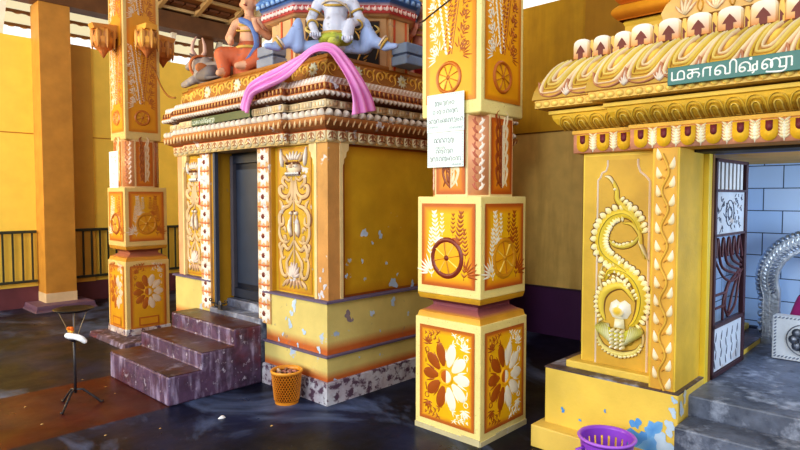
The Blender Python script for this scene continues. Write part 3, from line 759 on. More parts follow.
# carved scroll panels either side of the doorway
LC, DC = (216, 182, 138), (116, 66, 30)
def carved(fr, w, h, name_mat='worn'):
    mb = MB(); f = fr.off(w / 2, 0)
    mb.rings(fr, -.02, w + .02, -.01, h + .04, [(0, (186, 122, 40)), (.02, (194, 144, 40)), (.05, (198, 158, 44))], .002)
    def both(pts, wd, hh, c=LC, **k):
        for s in (-1, 1): mb.ostroke(f, [(s * x * w / 2, y * h) for x, y in pts], wd, hh, c, DC, **k)
    # lion mask with crown and bared teeth
    mb.dome(f, [(w * .26 * math.cos(t), h * .885 + h * .055 * math.sin(t)) for t in [i * PI / 8 for i in range(16)]], .002, .03, (236, 214, 186), DC)
    for s in (-1, 1):
        mb.disc(f, s * w * .12, h * .90, .022, .044, (244, 238, 226), DC, n=10); mb.disc(f, s * w * .12, h * .90, .010, .050, (40, 30, 30), n=8)
        mb.petal(f, s * w * .20, h * .93, PI / 2 - s * .7, .09, .035, .03, LC, edge=DC)
        mb.petal(f, s * w * .36, h * .90, PI / 2 - s * .15, .15, .045, .03, (246, 236, 226), edge=DC)
        mb.ostroke(f, [(s * w * .05, h * .915), (s * w * .12, h * .93), (s * w * .2, h * .915)], .014, .045, DC, DC)
    mb.dome(f, [(-.022, h * .885), (.022, h * .885), (.012, h * .92), (-.012, h * .92)], .01, .05, (236, 200, 160), DC)
    mb.fbox(f, -w * .22, w * .22, h * .838, h * .862, .004, .022, (110, 40, 34))
    for i in range(9):
        x = -w * .20 + i * w * .05; mb.petal(f, x, h * .864, -PI / 2, .036, .022, .034, (250, 246, 238))
    for i in range(5): mb.petal(f, (i - 2) * .022, h * .945, PI / 2 - (i - 2) * .35, .075, .028, .024, (244, 232, 220), edge=DC)
    # leaf scrolls falling from the jaws
    both([(.10, .83), (.34, .80), (.62, .83), (.72, .79), (.5, .76), (.42, .74)], .040, .022)
    both([(.12, .82), (.22, .72), (.52, .68), (.86, .70), (.92, .75), (.74, .76), (.66, .73)], .046, .026)
    both([(.10, .80), (.10, .70), (.26, .64), (.44, .66), (.40, .69)], .034, .022)
    both([(.05, .66), (.30, .62), (.66, .60), (.94, .55), (.92, .48), (.70, .49), (.72, .54)], .046, .024)
    both([(.90, .52), (.98, .42), (.80, .36), (.52, .35), (.30, .37)], .034, .022)
    both([(.72, .57), (.80, .63), (.96, .66)], .03, .02); both([(.78, .44), (.62, .46), (.55, .42)], .026, .02)
    # paired birds
    for s in (-1, 1):
        mb.dome(f, [(s * w * x, h * y) for x, y in ((.05, .40), (.14, .385), (.20, .42), (.19, .48), (.13, .53), (.10, .56), (.07, .54), (.08, .48))], .002, .03, (244, 230, 212), DC)
        mb.disc(f, s * w * .085, h * .565, .020, .03, (244, 230, 212), DC, n=10); mb.petal(f, s * w * .06, h * .57, PI / 2 + s * .9, .035, .014, .02, DC)
    both([(.04, .37), (.2, .33), (.44, .30), (.7, .33), (.86, .28), (.74, .23), (.60, .25)], .040, .024)
    both([(.80, .26), (.92, .20), (.80, .12), (.56, .10), (.46, .14), (.58, .17)], .036, .022)
    both([(.08, .30), (.30, .25), (.50, .20), (.40, .12), (.16, .06)], .032, .02); both([(.44, .08), (.66, .05), (.78, .02)], .034, .02)
    both([(.5, .36), (.62, .40), (.6, .33)], .03, .02); both([(.86, .35), (.98, .33), (.9, .28)], .03, .02)
    # lotus at the foot
    for i in range(7):
        a = PI / 2 + (i - 3) * .42; mb.stroke(f, [(0, h * .10), (.05 * math.cos(a), h * .10 + .06 * math.sin(a)), (.085 * math.cos(a), h * .10 + .13 * math.sin(a))], .04, .03, (246, 226, 214), taper='leaf', edge=DC)
    for i in range(5): mb.petal(f, (i - 2) * .03, h * .09, -PI / 2 + (i - 2) * .3, .08, .032, .022, (226, 186, 150), edge=DC)
    mb.stroke(f, [(0, h * .12), (0, h * .45), (0, h * .80)], .022, .014, LC, taper='none', edge=DC)
    return mb.build('carved_panel', 'worn', sh, smooth=True)
carved(Fr((2.858, 4.045, .80), (0, -1, 0), (0, 0, 1), (-1, 0, 0)), .40, 1.10)
carved(Fr((2.858, 5.60, .80), (0, -1, 0), (0, 0, 1), (-1, 0, 0)), .31, 1.08)
mb = MB(); f = Fr((2.85, 5.30, 1.70), (0, -1, 0), (0, 0, 1), (-1, 0, 0)); mb.poly(f, [(-.03, 0), (.03, 0), (.03, .22), (-.03, .22)], 0, .02, (244, 240, 240)); mb.poly(f, [(-.03, -.22), (.03, -.24), (.04, 0), (-.03, 0)], 0, .014, (188, 60, 40)); mb.build('torn_sticker', 'paper', sh)

flakes('flaked_patch', Fr((0, 3.427, 0), (1, 0, 0), (0, 0, 1), (0, -1, 0)), [(3.224, 1.265, .034), (3.402, 1.241, .026), (3.554, .831, .042), (3.791, .80, .024), (3.032, .941, .016), (3.201, 1.044, .015), (3.471, 1.006, .014), (3.312, 1.181, .013), (3.60, .90, .012)], sh, seed=3)
flakes('flaked_patch', Fr((0, 3.378, 0), (1, 0, 0), (0, 0, 1), (0, -1, 0)), [(3.260, .626, .024), (3.501, .69, .030), (3.684, .565, .015), (3.35, .47, .009), (3.12, .30, .008)], sh, seed=4)
flakes('flaked_patch', Fr((0, 3.391, 0), (1, 0, 0), (0, 0, 1), (0, -1, 0)), [(3.016, .638, .036), (3.06, .60, .014)], sh, (150, 134, 140), (136, 120, 130), seed=5)
flakes('flaked_patch', Fr((2.811, 0, 0), (0, -1, 0), (0, 0, 1), (-1, 0, 0)), [(-3.796, .70, .035), (-3.83, .63, .022), (-3.851, .54, .030), (-3.671, .504, .022), (-3.489, .40, .022), (-3.947, .444, .014), (-4.003, .39, .013), (-3.749, .39, .014), (-3.90, .58, .012)], sh, seed=6)
flakes('flaked_patch', Fr((2.829, 0, 0), (0, -1, 0), (0, 0, 1), (-1, 0, 0)), [(-3.47, .82, .024), (-3.44, .88, .020), (-3.49, .93, .016), (-3.50, .80, .018), (-3.455, 1.0, .012)], sh, (206, 206, 220), (220, 210, 214), seed=12)
# ---- tiers of the cornice
PL = [(2.86, 3.44), (5.14, 3.44), (5.14, 5.72), (2.86, 5.72), (2.86, 5.40), (2.80, 5.40), (2.80, 3.88), (2.86, 3.88)]
VIS = (0, 3, 5, 7); STEP = (4, 6)
BRN_ = (168, 96, 48); CB = (222, 198, 160); RB = (148, 70, 46)
def tier(name, prof, mat='worn'):
    mb = MB(); mb.sweep(PL, prof, bottom=True); return mb.build(name, mat, sh)
def deco(name, par, off, z, fn, sp, mat='worn', idx=VIS + STEP):
    for fr, L in edge_frames(PL, off, idx, z):
        mb = MB()
        xs, d = row(L, sp) if L > sp * .5 else ([L / 2], L)
        for i, x in enumerate(xs): fn(mb, fr, x, d, i)
        mb.build(name, mat, par, smooth=True)
# frieze with dangling leaf pendants
t = tier('frieze', [(.045, 1.955, (196, 170, 120)), (.05, 1.97, (214, 186, 132)), (.05, 2.03, (206, 150, 90)), (.05, 2.045, (190, 100, 50)), (.062, 2.05, (186, 96, 44))])
def fz(mb, fr, x, d, i):
    mb.poly(fr, [(x - d * .46, .08), (x - d * .46, .02), (x - d * .2, .004), (x + d * .2, .004), (x + d * .46, .02), (x + d * .46, .08)], 0, .008, (232, 214, 176))
    f = fr.off(x, .012, .008)
    mb.petal(f, 0, .066, -PI / 2, .06, .03, .006, (150, 96, 62)); 
    for s in (-1, 1): mb.petal(f, s * .012, .06, -PI / 2 + s * .7, .045, .016, .006, (168, 116, 80)); mb.petal(f, s * .008, .022, -PI / 2 + s * 1.2, .03, .012, .006, (140, 84, 56))
deco('frieze_leaves', t, .05, 1.96, fz, .105)
# brown roll with cream drops, then white scallops
t = tier('roll', [(.05, 2.05, (176, 112, 64)), (.095, 2.068, (168, 108, 62)), (.125, 2.10, (160, 102, 60)), (.13, 2.13, (190, 130, 74)), (.12, 2.14, (120, 76, 50))])
def drop(mb, fr, x, d, i): mb.petal(fr, x + .01, .045, -PI / 2 - .35, .06, .026, .016, (236, 212, 168), edge=(190, 130, 70))
deco('roll_drops', t, .118, 2.08, drop, .062)
def sc(col, col2, r, hgt):
    def g(mb, fr, x, d, i):
        mb.dome(fr, [(x + d * .5 * math.cos(PI * k / 8), hgt * math.sin(PI * k / 8)) for k in range(9)], 0, r, col, col2)
    return g
t = tier('scallop_tier', [(.11, 2.14, (96, 66, 50)), (.10, 2.15, (88, 62, 48)), (.06, 2.205, (80, 58, 46))])
deco('scallops', t, .112, 2.132, sc((226, 216, 204), (190, 168, 148), .032, .062), .080)
# cream band with upright blocks
t = tier('cream_band', [(.05, 2.20, (96, 62, 46)), (.075, 2.205, CB), (.075, 2.262, CB), (.04, 2.266, (100, 62, 44))])
def blkd(mb, fr, x, d, i):
    mb.fbox(fr, x - d * .42, x + d * .42, .008, .05, 0, .007, mixc(CB, (244, 232, 206), (i % 3) * .4))
    for k in range(3): mb.petal(fr.off(0, 0, .007), x + (k - 1) * d * .24, .012, PI / 2, .034, .018, .004, (196, 160, 118))
deco('band_blocks', t, .075, 2.205, blkd, .13)
# second scallops hanging down, brown tooth row, carved pale strip
t = tier('upper_scallop_tier', [(.04, 2.266, (100, 60, 44)), (.115, 2.285, (124, 72, 48)), (.13, 2.32, (196, 120, 60)), (.12, 2.37, (176, 92, 48)), (.11, 2.375, (206, 180, 160)), (.10, 2.425, (214, 190, 168)), (.03, 2.435, (190, 140, 70))])
def sdown(mb, fr, x, d, i): mb.dome(fr, [(x + d * .5 * math.cos(PI * k / 8), -.042 * math.sin(PI * k / 8)) for k in range(9)], 0, .024, (228, 216, 206), (190, 166, 146))
deco('hanging_scallops', t, .126, 2.318, sdown, .05)
def tooth(mb, fr, x, d, i):
    mb.poly(fr, [(x - d * .36, .0), (x + d * .36, .0), (x, .042)], 0, .01, (122, 60, 36)); mb.petal(fr, x + d * .5, .042, -PI / 2, .04, .014, .012, (222, 170, 100))
deco('tooth_row', t, .124, 2.324, tooth, .05)
def carv(mb, fr, x, d, i):
    mb.petal(fr, x - d * .3, .004, .9, .055, .02, .012, (240, 228, 220)); mb.petal(fr, x + d * .1, .004, 2.1, .045, .016, .010, (222, 196, 182))
deco('carved_strip', t, .105, 2.376, carv, .04)
# gold parapet with scrolls and white lotus medallions
t = tier('gold_parapet', [(.0, 2.43, (150, 92, 34)), (.0, 2.45, (156, 100, 36)), (-.02, 2.58, (172, 114, 42)), (-.01, 2.59, (170, 110, 40)), (-.05, 2.60, (150, 96, 40)), (-.055, 2.63, (170, 112, 44))], 'paint')
def gsw(mb, fr, x, d, i):
    f = fr.off(x, .075, -.008); G2 = (232, 184, 84); 
    if i % 4 == 2:
        for k in range(10):
            a = k * PI / 5; mb.petal(f, .008 * math.cos(a), .008 * math.sin(a), a, .052, .026, .018, (240, 230, 190), tip=(206, 206, 190))
        mb.disc(f, 0, 0, .016, .024, (222, 196, 110), n=8); return
    s = 1 if i % 2 else -1
    mb.stroke(f, [(-s * d * .48, -.04), (-s * d * .1, -.052), (s * d * .30, -.03), (s * d * .32, .02), (0, .04), (-s * d * .2, .01), (-s * d * .02, -.015), (s * d * .12, .0)], .016, .014, G2, seg=5)
    mb.stroke(f, [(-s * d * .4, .0), (-s * d * .46, .04), (-s * d * .2, .056)], .012, .012, G2); mb.petal(f, s * d * .30, .03, .9 * s, .04, .016, .012, G2)
deco('parapet_scrolls', t, -.002, 2.435, gsw, .125, 'paint', idx=(0, 3, 5, 7))

# ---- eight-sided tower above
cx, cy, R1, R2 = 4.30, 4.76, 1.29, .77
oct_ = [(3.53, 3.47), (5.07, 3.47), (5.59, 3.99), (5.59, 5.5), (5.07, 6.02), (3.53, 6.02), (3.01, 5.5), (3.01, 3.99)]
oct_ = [(3.53, 3.47), (3.80, 3.47), (4.30, 3.97), (4.30, 4.40), (3.86, 4.84), (3.45, 4.84), (3.01, 4.40), (3.01, 3.99)]
mb = MB(); mb.sweep(oct_, [(-.03, 2.60, (190, 150, 110)), (-.03, 3.02, (206, 166, 120)), (.02, 3.03, (226, 196, 150)), (.05, 3.045, (180, 60, 58)), (.06, 3.10, (186, 64, 66)), (.03, 3.105, (236, 206, 200)),
                           (.06, 3.13, (70, 110, 176)), (.10, 3.19, (96, 140, 206)), (.06, 3.24, (60, 96, 160)), (.0, 3.26, (206, 170, 110)), (-.05, 3.34, (180, 120, 60)), (-.05, 3.7, (206, 160, 80)),
                           (.04, 3.74, (190, 80, 60)), (.08, 3.82, (80, 120, 180)), (-.2, 3.9, (220, 180, 120)), (-.3, 4.15, (206, 150, 70)), (-.45, 4.35, (150, 110, 160))])
tw = mb.build('tower', 'stonepaint', sh)
for fr, L in edge_frames(oct_, .058, (7, 6, 0), 3.05):
    mb = MB(); xs, d = row(L, .05)
    for x in xs: mb.petal(fr, x - .008, .006, PI / 2 - .25, .045, .03, .012, (244, 214, 206)); mb.petal(fr, x + d / 2, .04, -PI / 2, .03, .01, .01, (250, 236, 230))
    mb.build('tower_band_trim', 'stonepaint', tw, smooth=True)
for fr, L in edge_frames(oct_, .095, (7, 6, 0), 3.14):
    mb = MB(); xs, d = row(L, .07)
    for x in xs: mb.dome(fr, [(x + d * .45 * math.cos(PI * k / 6), .045 * math.sin(PI * k / 6)) for k in range(7)], 0, .016, (150, 186, 232), (70, 110, 180))
    mb.build('tower_scallops', 'stonepaint', tw, smooth=True)
fr, L = edge_frames(oct_, -.03, (7,), 2.60)[0]
mb = MB(); mb.rings(fr, .05, L - .05, .02, .40, [(0, (120, 76, 40)), (.012, (40, 28, 22)), (.03, (34, 24, 22))], .008)
f = fr.off(L / 2, .2, .008)
for s in (-1, 1):
    for q in range(9): mb.petal(f, s * (.155 + .02 * math.sin(q * .7)), -.15 + q * .036, PI / 2 - s * .9, .06, .018, .012, (176, 132, 60))
    mb.stroke(f, [(s * .10, -.17), (s * .15, -.05), (s * .14, .06), (s * .10, .12)], .02, .016, (206, 160, 80))
    mb.stroke(f, [(s * .26, .165), (s * .30, .13), (s * .26, .10), (s * .22, .13), (s * .25, .15)], .026, .02, (226, 196, 116)); mb.stroke(f, [(s * .27, .09), (s * .30, .0), (s * .27, -.12)], .016, .014, (180, 136, 66))
mb.build('scroll_niche', 'paint', tw, smooth=True)
for k, sg in ((6, -1), (0, 1)):
    mb = MB()
    fr, L = edge_frames(oct_, -.03, (k,), 2.60)[0]
    a0 = L - .26 if k == 6 else .01
    mb.fbox(fr, a0 + .02, a0 + .24, 0, .42, 0, .03, (214, 172, 124)); mb.fbox(fr, a0 + .05 if k == 0 else a0 + .05, a0 + .07, 0, .42, .03, .036, (206, 84, 44)); mb.fbox(fr, a0 + .19, a0 + .21, 0, .42, .03, .036, (206, 100, 54))
    mb.build('tower_pilaster', 'stonepaint', tw)

# name board in the cornice over the door
mb = MB(); mb.box(2.700, 2.7235, 4.22, 5.19, 2.200, 2.266, (62, 84, 66)); o = mb.build('name_board', 'gloss', mesh_org=(2.72, 4.6, 2.19)); tag(o, 'dark green name board with faded white lettering in the corner shrine cornice', 'sign')
SB = o

# steps
st = thing('entrance_steps', (2.4, 4.75, 0), 'three worn purple cement steps up to the dark doorway', 'steps')
E_ = 2.775
mb = MB(); f = Fr((0, 5.30, 0), (1, 0, 0), (0, 0, 1), (0, -1, 0))
mb.poly(f, [(1.97, 0), (E_, 0), (E_, .485), (2.525, .485), (2.525, .35), (2.24, .35), (2.24, .22), (1.97, .22)], 0, 1.10, (98, 74, 104)); mb.build('step_body', 'stepred', st, bevel=.014)
for x0, x1, z1 in ((1.97, 2.24, .22), (2.24, 2.525, .35), (2.525, E_, .485)):
    mb = MB(); mb.box(x0 + .008, x1 - (.002 if x1 < 2.7 else 0), 4.208, 5.292, z1 - .004, z1 + .003, (84, 66, 80)); mb.build('tread', 'steptop', st)
# ================================================================== RIGHT SHRINE
RY = (234, 202, 80); RY2 = (216, 178, 58)
rs = thing('yellow_shrine', (4.4, .5, 0), 'yellow shrine with swirling petal cornice and green name board over an open gate', 'shrine')
YC = .5                                             # middle of the doorway; the two wings mirror about it
def mir(y): return 2 * YC - y
for s in (0, 1):
    def yy(a, b): return (a, b) if s == 0 else (mir(b), mir(a))
    def px(name, mat, col, x0, x1, a, b, z0, z1, par=rs, bev=.008, colb=None):
        y0, y1 = yy(a, b); mb = MB(); mb.box(x0, x1, y0, y1, z0, z1, col, colb); return mb.build(name, mat, par, bevel=bev)
    px('foot_ledge', 'bluepeel', (230, 196, 100), 3.20, 5.4, 1.065, 1.90, 0, .14)
    px('base_block', 'bluepeel', (232, 198, 90), 3.306, 5.4, 1.065, 1.864, .0, .487)
    mb = MB(); y0, y1 = yy(1.066, 1.866); mb.box(3.304, 5.4, y0, y1, .484, .492, (104, 84, 84)); mb.build('base_top', 'stone', rs)
    px('upper_ledge', 'paint', (228, 194, 90), 3.385, 5.4, 1.21, 1.765, .49, .535)
    w_ = px('wall', 'paint', RY, 3.46, 3.80, 1.13, 1.700, .53, 1.82, bev=0)
    mb = MB(); y0, y1 = (1.4, 1.715) if s == 0 else (mir(1.715), mir(1.4)); mb.box(3.80, 5.6, y0, y1, .49, 2.2, RY2); mb.build('side_wall', 'paint', rs)
    px('vine_pilaster', 'paint', (234, 194, 70), 3.33, 3.74, 1.092, 1.234, .485, 1.815, bev=.004)
    px('gate_jamb', 'gloss', (242, 212, 72), 3.738, 3.80, 1.062, 1.10, .44, 1.815, bev=.004)
    px('inner_jamb', 'paint', (146, 108, 66), 3.80, 3.84, 1.058, 1.40, .44, 1.85, bev=0)

B1, B2 = (84, 148, 218), (120, 176, 230)
flakes('flaked_patch', Fr((3.3055, 0, 0), (0, -1, 0), (0, 0, 1), (-1, 0, 0)), [(-1.265, .19, .062), (-1.195, .265, .048), (-1.29, .275, .030), (-1.31, .14, .05), (-1.21, .15, .07), (-1.737, .241, .014), (-1.470, .302, .008), (-1.624, .208, .008)], rs, B1, B2, seed=8)
flakes('flaked_patch', Fr((3.3035, 0, 0), (0, -1, 0), (0, 0, 1), (-1, 0, 0)), [(-1.135, .20, .052), (-1.105, .30, .034), (-1.09, .39, .022), (-1.13, .10, .06), (-1.085, .455, .016)], rs, (196, 214, 236), (150, 190, 232), seed=9)
flakes('flaked_patch', Fr((0, 1.0635, 0), (1, 0, 0), (0, 0, 1), (0, -1, 0)), [(3.35, .40, .035), (3.40, .46, .03), (3.33, .25, .03)], rs, (196, 206, 220), (216, 206, 170), seed=10)
# framed panel with the scroll beast, and the vine, on the wing the photo shows (and its twin)
W2, YG = (250, 244, 216), (220, 198, 56)
for s in (0, 1):
    fr = Fr((3.458, 1.688 if s == 0 else mir(1.278), .535), (0, -1, 0), (0, 0, 1), (-1, 0, 0)); PW, PH = .41, 1.26
    mb = MB(); f = fr
    mb.fbox(f, .0, PW, .0, PH, 0, .003, (216, 176, 64))
    out = [(.085, .0), (.085, 1.115), (.10, 1.13), (.11, 1.16), (.135, 1.17), (.145, 1.20), (.145, 1.235)]
    inn = [(PW - .015, .0), (PW - .015, 1.105), (PW - .03, 1.125), (PW - .045, 1.14), (PW - .07, 1.16), (PW - .085, 1.20), (PW - .085, 1.235)]
    pn = [(x, y) for x, y in out] + [(x, y) for x, y in reversed(inn)]
    mb.poly(f, pn, .002, .005, (206, 164, 62))
    for L in (out, inn):
        for a, b in zip(L, L[1:]): mb.stroke(f, [a, b], .019, .014, (252, 244, 234), taper='none', seg=1, edge=(226, 190, 176))
    P_ = mb.build('framed_panel', 'paint', rs, smooth=False)
    # pixel-like design coordinates of the relief: x 0..52, y 0..207 from the top left of the frame
    def C(x, y): return (.095 + x / 52 * (PW - .118), 1.18 - y / 207 * 1.18)
    mb = MB(); g = fr.off(0, 0, .005); EG = (120, 84, 30)
    def S(pts, w, h=.018, col=YG, tip=None, taper='both'): mb.stroke(g, [C(*p) for p in pts], w * 1.25, h * .5, EG, taper=taper); mb.stroke(g, [C(*p) for p in pts], w, h, col, taper=taper, tip=tip, edge=mixc(col, EG, .3))
    def scal(pts, r, h=.022, side=1, off=.026, n=0):
        P = cat([C(*p) for p in pts], 10); L = [0]
        for a, b in zip(P, P[1:]): L.append(L[-1] + (b - a).length)
        r *= 1.0; n = max(3, int(L[-1] / (r * 1.45)))
        for k in range(n):
            d = L[-1] * (k + .5) / n; i = max(j for j in range(len(L)) if L[j] <= d); i = min(i, len(P) - 2)
            t = (P[i + 1] - P[i]).normalized(); q = P[i] + V((-t.y, t.x)) * side * off; rr = r * (.65 + .5 * math.sin(PI * (k + .5) / n))
            nn = V((-t.y, t.x)) * side; b_ = P[i] + nn * off * .35; e_ = P[i] + nn * (abs(off) + rr * 1.15) + t * rr * .25
            mb.stroke(g, [b_, b_.lerp(e_, .5), e_ + nn * rr * .16], rr * 2.05, h * .45, EG, taper='round', seg=4)
            mb.stroke(g, [b_, b_.lerp(e_, .5), e_], rr * 1.75, h * .8, (242, 220, 110), taper='round', seg=4, tip=(255, 252, 242), edge=(240, 224, 170))
    plume = [(6, 7), (14, 12), (19, 22), (20, 32), (28, 40), (36, 46), (43, 56), (47, 66)]
    S(plume, .036, col=(226, 200, 70)); S([(6, 7), (12, 9), (17, 17)], .022, .024, (248, 236, 200)); mb.disc(g, *C(18, 21), .012, .03, W2, n=8)
    scal(plume[3:], .020, side=1, n=6)
    coil = [(45, 68), (38, 52), (27, 46), (14, 50), (5, 62), (2, 76), (6, 88), (16, 96), (28, 103), (38, 112)]
    S(coil, .080, .024, (238, 208, 60)); scal(coil, .022, side=-1, off=.036, n=13); scal(coil[2:], .016, .026, side=1, off=.034, n=9)
    S(coil, .012, .032, (150, 130, 40))
    beak = [(26, 56), (36, 57), (44, 66), (46, 78), (50, 92)]
    S(beak, .03, .026, (230, 200, 80)); mb.petal(g, *C(43, 72), -1.1, .14, .03, .028, (246, 226, 170), edge=EG)
    S([(12, 74), (18, 79), (28, 80), (38, 76), (44, 68)], .034, .024, (226, 206, 90)); scal([(14, 77), (24, 82), (40, 76)], .017, .030, side=1, off=.006, n=6)
    c2 = [(8, 118), (14, 106), (28, 106), (40, 114), (47, 128), (47, 142), (42, 156), (34, 164)]
    S(c2, .076, .024, (238, 208, 60)); scal(c2, .020, side=1, off=.034, n=10)
    S(c2, .012, .032, (150, 130, 40))
    c3 = [(40, 136), (28, 122), (14, 124), (5, 134), (4, 148), (9, 160)]
    S(c3, .058, .024, (238, 210, 80)); scal(c3, .017, side=-1, off=.026, n=8); scal([(10, 112), (22, 116), (34, 126)], .016, .028, n=5, off=0)
    S([(6, 100), (2, 112), (4, 124), (8, 132)], .018, .02, (236, 214, 150)); S([(46, 160), (50, 172), (48, 184)], .018, .02, (236, 214, 150)); S([(3, 160), (0, 172), (3, 184)], .018, .02, (236, 214, 150))
    # shell, bowl of leaves and ring at the foot
    pts = [C(x, y) for x, y in ((25, 157), (17, 155), (13, 148), (15, 140), (21, 136), (25, 139), (30, 136), (36, 140), (37, 148), (33, 155))]
    mb.dome(g, pts, .002, .045, (252, 250, 244), (236, 232, 214)); mb.disc(g, *C(25, 147), .036, .016, (232, 196, 70), coledge=(246, 236, 196), n=14, c0=.034)
    mb.dome(g, [C(x, y) for x, y in ((20, 156), (30, 156), (31, 166), (19, 166))], .01, .04, W2, (226, 216, 170))
    mb.dome(g, [C(x, y) for x, y in ((4, 160), (14, 166), (25, 168), (36, 166), (46, 160), (44, 172), (38, 182), (25, 187), (12, 182), (6, 172))], .002, .035, (206, 196, 60), (150, 120, 40))
    for k in range(7):
        for sg in (-1, 1):
            x0, y0 = 25 + sg * (6 + k * 2.2), 184 - k * 1.6
            S([(x0, y0), (25 + sg * (10 + k * 2.4), 174 - k * 1.2), (25 + sg * (12 + k * 1.6), 162)], .016, .046, mixc((236, 232, 190), (190, 180, 50), k / 9), taper='leaf')
    for c_ in (-1, 0, 1):
        for k in range(5): mb.disc(g, *C(25 + c_ * 5.5, 168 + k * 4.2), .013, .058, (248, 244, 226), coledge=(214, 200, 130), n=8, c0=.02)
    ringp = [(2, 178), (8, 188), (25, 193), (42, 188), (48, 178)]
    S(ringp, .034, .03, (230, 214, 130)); scal(ringp, .013, .034, side=-1, off=.008, n=12)
    o = mb.build('scroll_beast_relief', 'paint', P_, smooth=True)
    # climbing vine
    fv = Fr((3.3285, 1.234 if s == 0 else mir(1.084), .485), (0, -1, 0), (0, 0, 1), (-1, 0, 0))
    mb = MB(); mb.rings(fv, .010, .132, .0, 1.33, [(0, (224, 176, 64)), (.008, (220, 164, 62)), (.02, (222, 170, 68))], .002)
    n = 13; hh = 1.30 / n; mid = [(.071 + .018 * (-1) ** k, .0 + k * hh) for k in range(n + 1)]
    mb.stroke(fv, mid, .020, .018, (246, 198, 76), taper='none', edge=(150, 90, 30))
    for k in range(n):
        y = (k + .1) * hh; sg = 1
        for q, yy_ in ((sg, y), (-sg, y + hh * .5)):
            mb.stroke(fv, [(.071, yy_), (.071 + q * .014, yy_ + .012), (.071 + q * .028, yy_ + .012)], .010, .014, (222, 160, 60), taper='none', edge=(150, 90, 30))
            mb.stroke(fv, [(.071 + q * .022, yy_ + .004), (.071 + q * .036, yy_ + .026), (.071 + q * .046, yy_ + .074)], .046, .006, (140, 84, 30), taper='leaf')
            mb.stroke(fv, [(.071 + q * .022, yy_ + .006), (.071 + q * .036, yy_ + .026), (.071 + q * .045, yy_ + .070)], .037, .020, (240, 200, 120), taper='leaf', tip=(252, 248, 240))
    mb.build('vine_relief', 'paint', rs, smooth=True)

# entrance: platform and step, threshold floor inside
mb = MB(); mb.box(3.47, 5.5, mir(1.40) + .002, 1.398, 0, .45, (112, 120, 142)); mb.build('platform', 'stone', rs, bevel=.01)
mb = MB(); mb.box(3.23, 3.468, mir(1.06), 1.06, 0, .34, (112, 120, 142)); mb.build('front_step', 'stone', rs, bevel=.01)
# inside: tiled walls, blue lintel
mb = MB(); mb.box(5.5, 5.6, mir(1.40), 1.40, .45, 2.2, (200, 220, 250)); mb.build('tiled_back_wall', 'tile', rs)
mb = MB(); mb.box(3.82, 5.5, 1.385, 1.40, .45, 2.2, (200, 220, 250)); mb.build('tiled_side_wall', 'tile', rs)
mb = MB(); mb.box(3.82, 5.5, mir(1.40), mir(1.385), .45, 2.2, (200, 220, 250)); mb.build('tiled_side_wall', 'tile', rs)
mb = MB(); mb.box(3.8, 5.6, mir(1.6), 1.6, 2.2, 2.25, (200, 206, 220)); mb.build('inner_ceiling', 'paint', rs)
mb = MB(); mb.box(3.56, 3.80, mir(1.09), 1.09, 1.80, 2.2, (60, 52, 40)); mb.build('lintel', 'paint', rs)
mb = MB(); mb.box(3.80, 3.86, mir(1.38), 1.38, 1.80, 2.2, (54, 84, 156)); mb.build('blue_lintel', 'paint', rs)
mb = MB(); mb.box(5.44, 5.5, mir(1.38), 1.38, .45, .50, (60, 64, 84)); mb.build('tile_skirting', 'paint', rs)

# cornice: wings set back, centre bay stepping forward
YA, YB = 1.735, 1.355
RP = [(3.43, mir(YA)), (5.55, mir(YA)), (5.55, YA), (3.43, YA), (3.43, YB), (3.36, YB), (3.36, mir(YB)), (3.43, mir(YB))]
EV = (2, 3, 4, 5, 6, 7)
def rt(name, prof, mat='paint', bottom=True):
    mb = MB(); mb.sweep(RP, prof, bottom=bottom); return mb.build(name, mat, rs)
def rdeco(name, par, off, z, fn, sp, mat='paint', idx=(3, 5, 7), prof=None, smooth=True):
    for fr, L in edge_frames(RP, off, idx, z):
        mb = MB()
        if prof: fr = CFr((fr.o.x, fr.o.y, 0), fr.u, fr.n, [(a - off, z_) for a, z_ in prof])
        xs, d = row(L, sp)
        for i, x in enumerate(xs): fn(mb, fr, x, d, i)
        mb.build(name, mat, par, smooth=smooth)
YW = (236, 190, 60)
t = rt('tab_beam', [(.0, 1.815, (206, 150, 50)), (.012, 1.818, (214, 150, 90)), (.012, 1.93, (226, 170, 80)), (.02, 1.935, (232, 176, 70)), (.02, 1.955, (236, 184, 66)), (.0, 1.96, (150, 100, 40))])
def tab(mb, fr, x, d, i):
    w = d * .30
    mb.poly(fr, [(x - d * .5, .112), (x - d * .5, .0), (x + d * .5, .0), (x + d * .5, .112)], -.002, .003, (226, 160, 130))
    U = [(x - w, .108), (x - w, .045)] + [(x - w * math.cos(PI * k / 8), .045 - .04 * math.sin(PI * k / 8)) for k in range(1, 8)] + [(x + w, .045), (x + w, .108)]
    mb.poly(fr, U, .0, .012, (240, 188, 46), (200, 120, 60))
    mb.poly(fr, [(x - w * .42, .104), (x - w * .42, .070)] + [(x - w * .42 * math.cos(PI * k / 6), .070 - .018 * math.sin(PI * k / 6)) for k in range(1, 6)] + [(x + w * .42, .070), (x + w * .42, .104)], .010, .015, (120, 46, 56))
    for sg in (-1, 1):                              # fluted cream leaf between the tabs
        for k in range(6):
            y = .012 + k * .016; mb.petal(fr.off(0, 0, .003), x + d * .5, y + .004, PI / 2 - sg * .9, .034, .013, .012, (246, 232, 190))
    mb.petal(fr.off(0, 0, .003), x + d * .5, .10, -PI / 2, .10, .022, .016, (252, 244, 220))
rdeco('beam_tab_pattern', t, .012, 1.818, tab, .128)
ov = [(.015, 1.965), (.05, 1.975), (.085, 1.995), (.105, 2.025), (.11, 2.05)]
t = rt('arch_moulding', [(.015, 1.96, (206, 160, 50))] + [(a, z, (222, 178, 52)) for a, z in ov] + [(.125, 2.055, (236, 196, 80)), (.125, 2.075, (236, 196, 80)), (.08, 2.08, (150, 100, 40))])
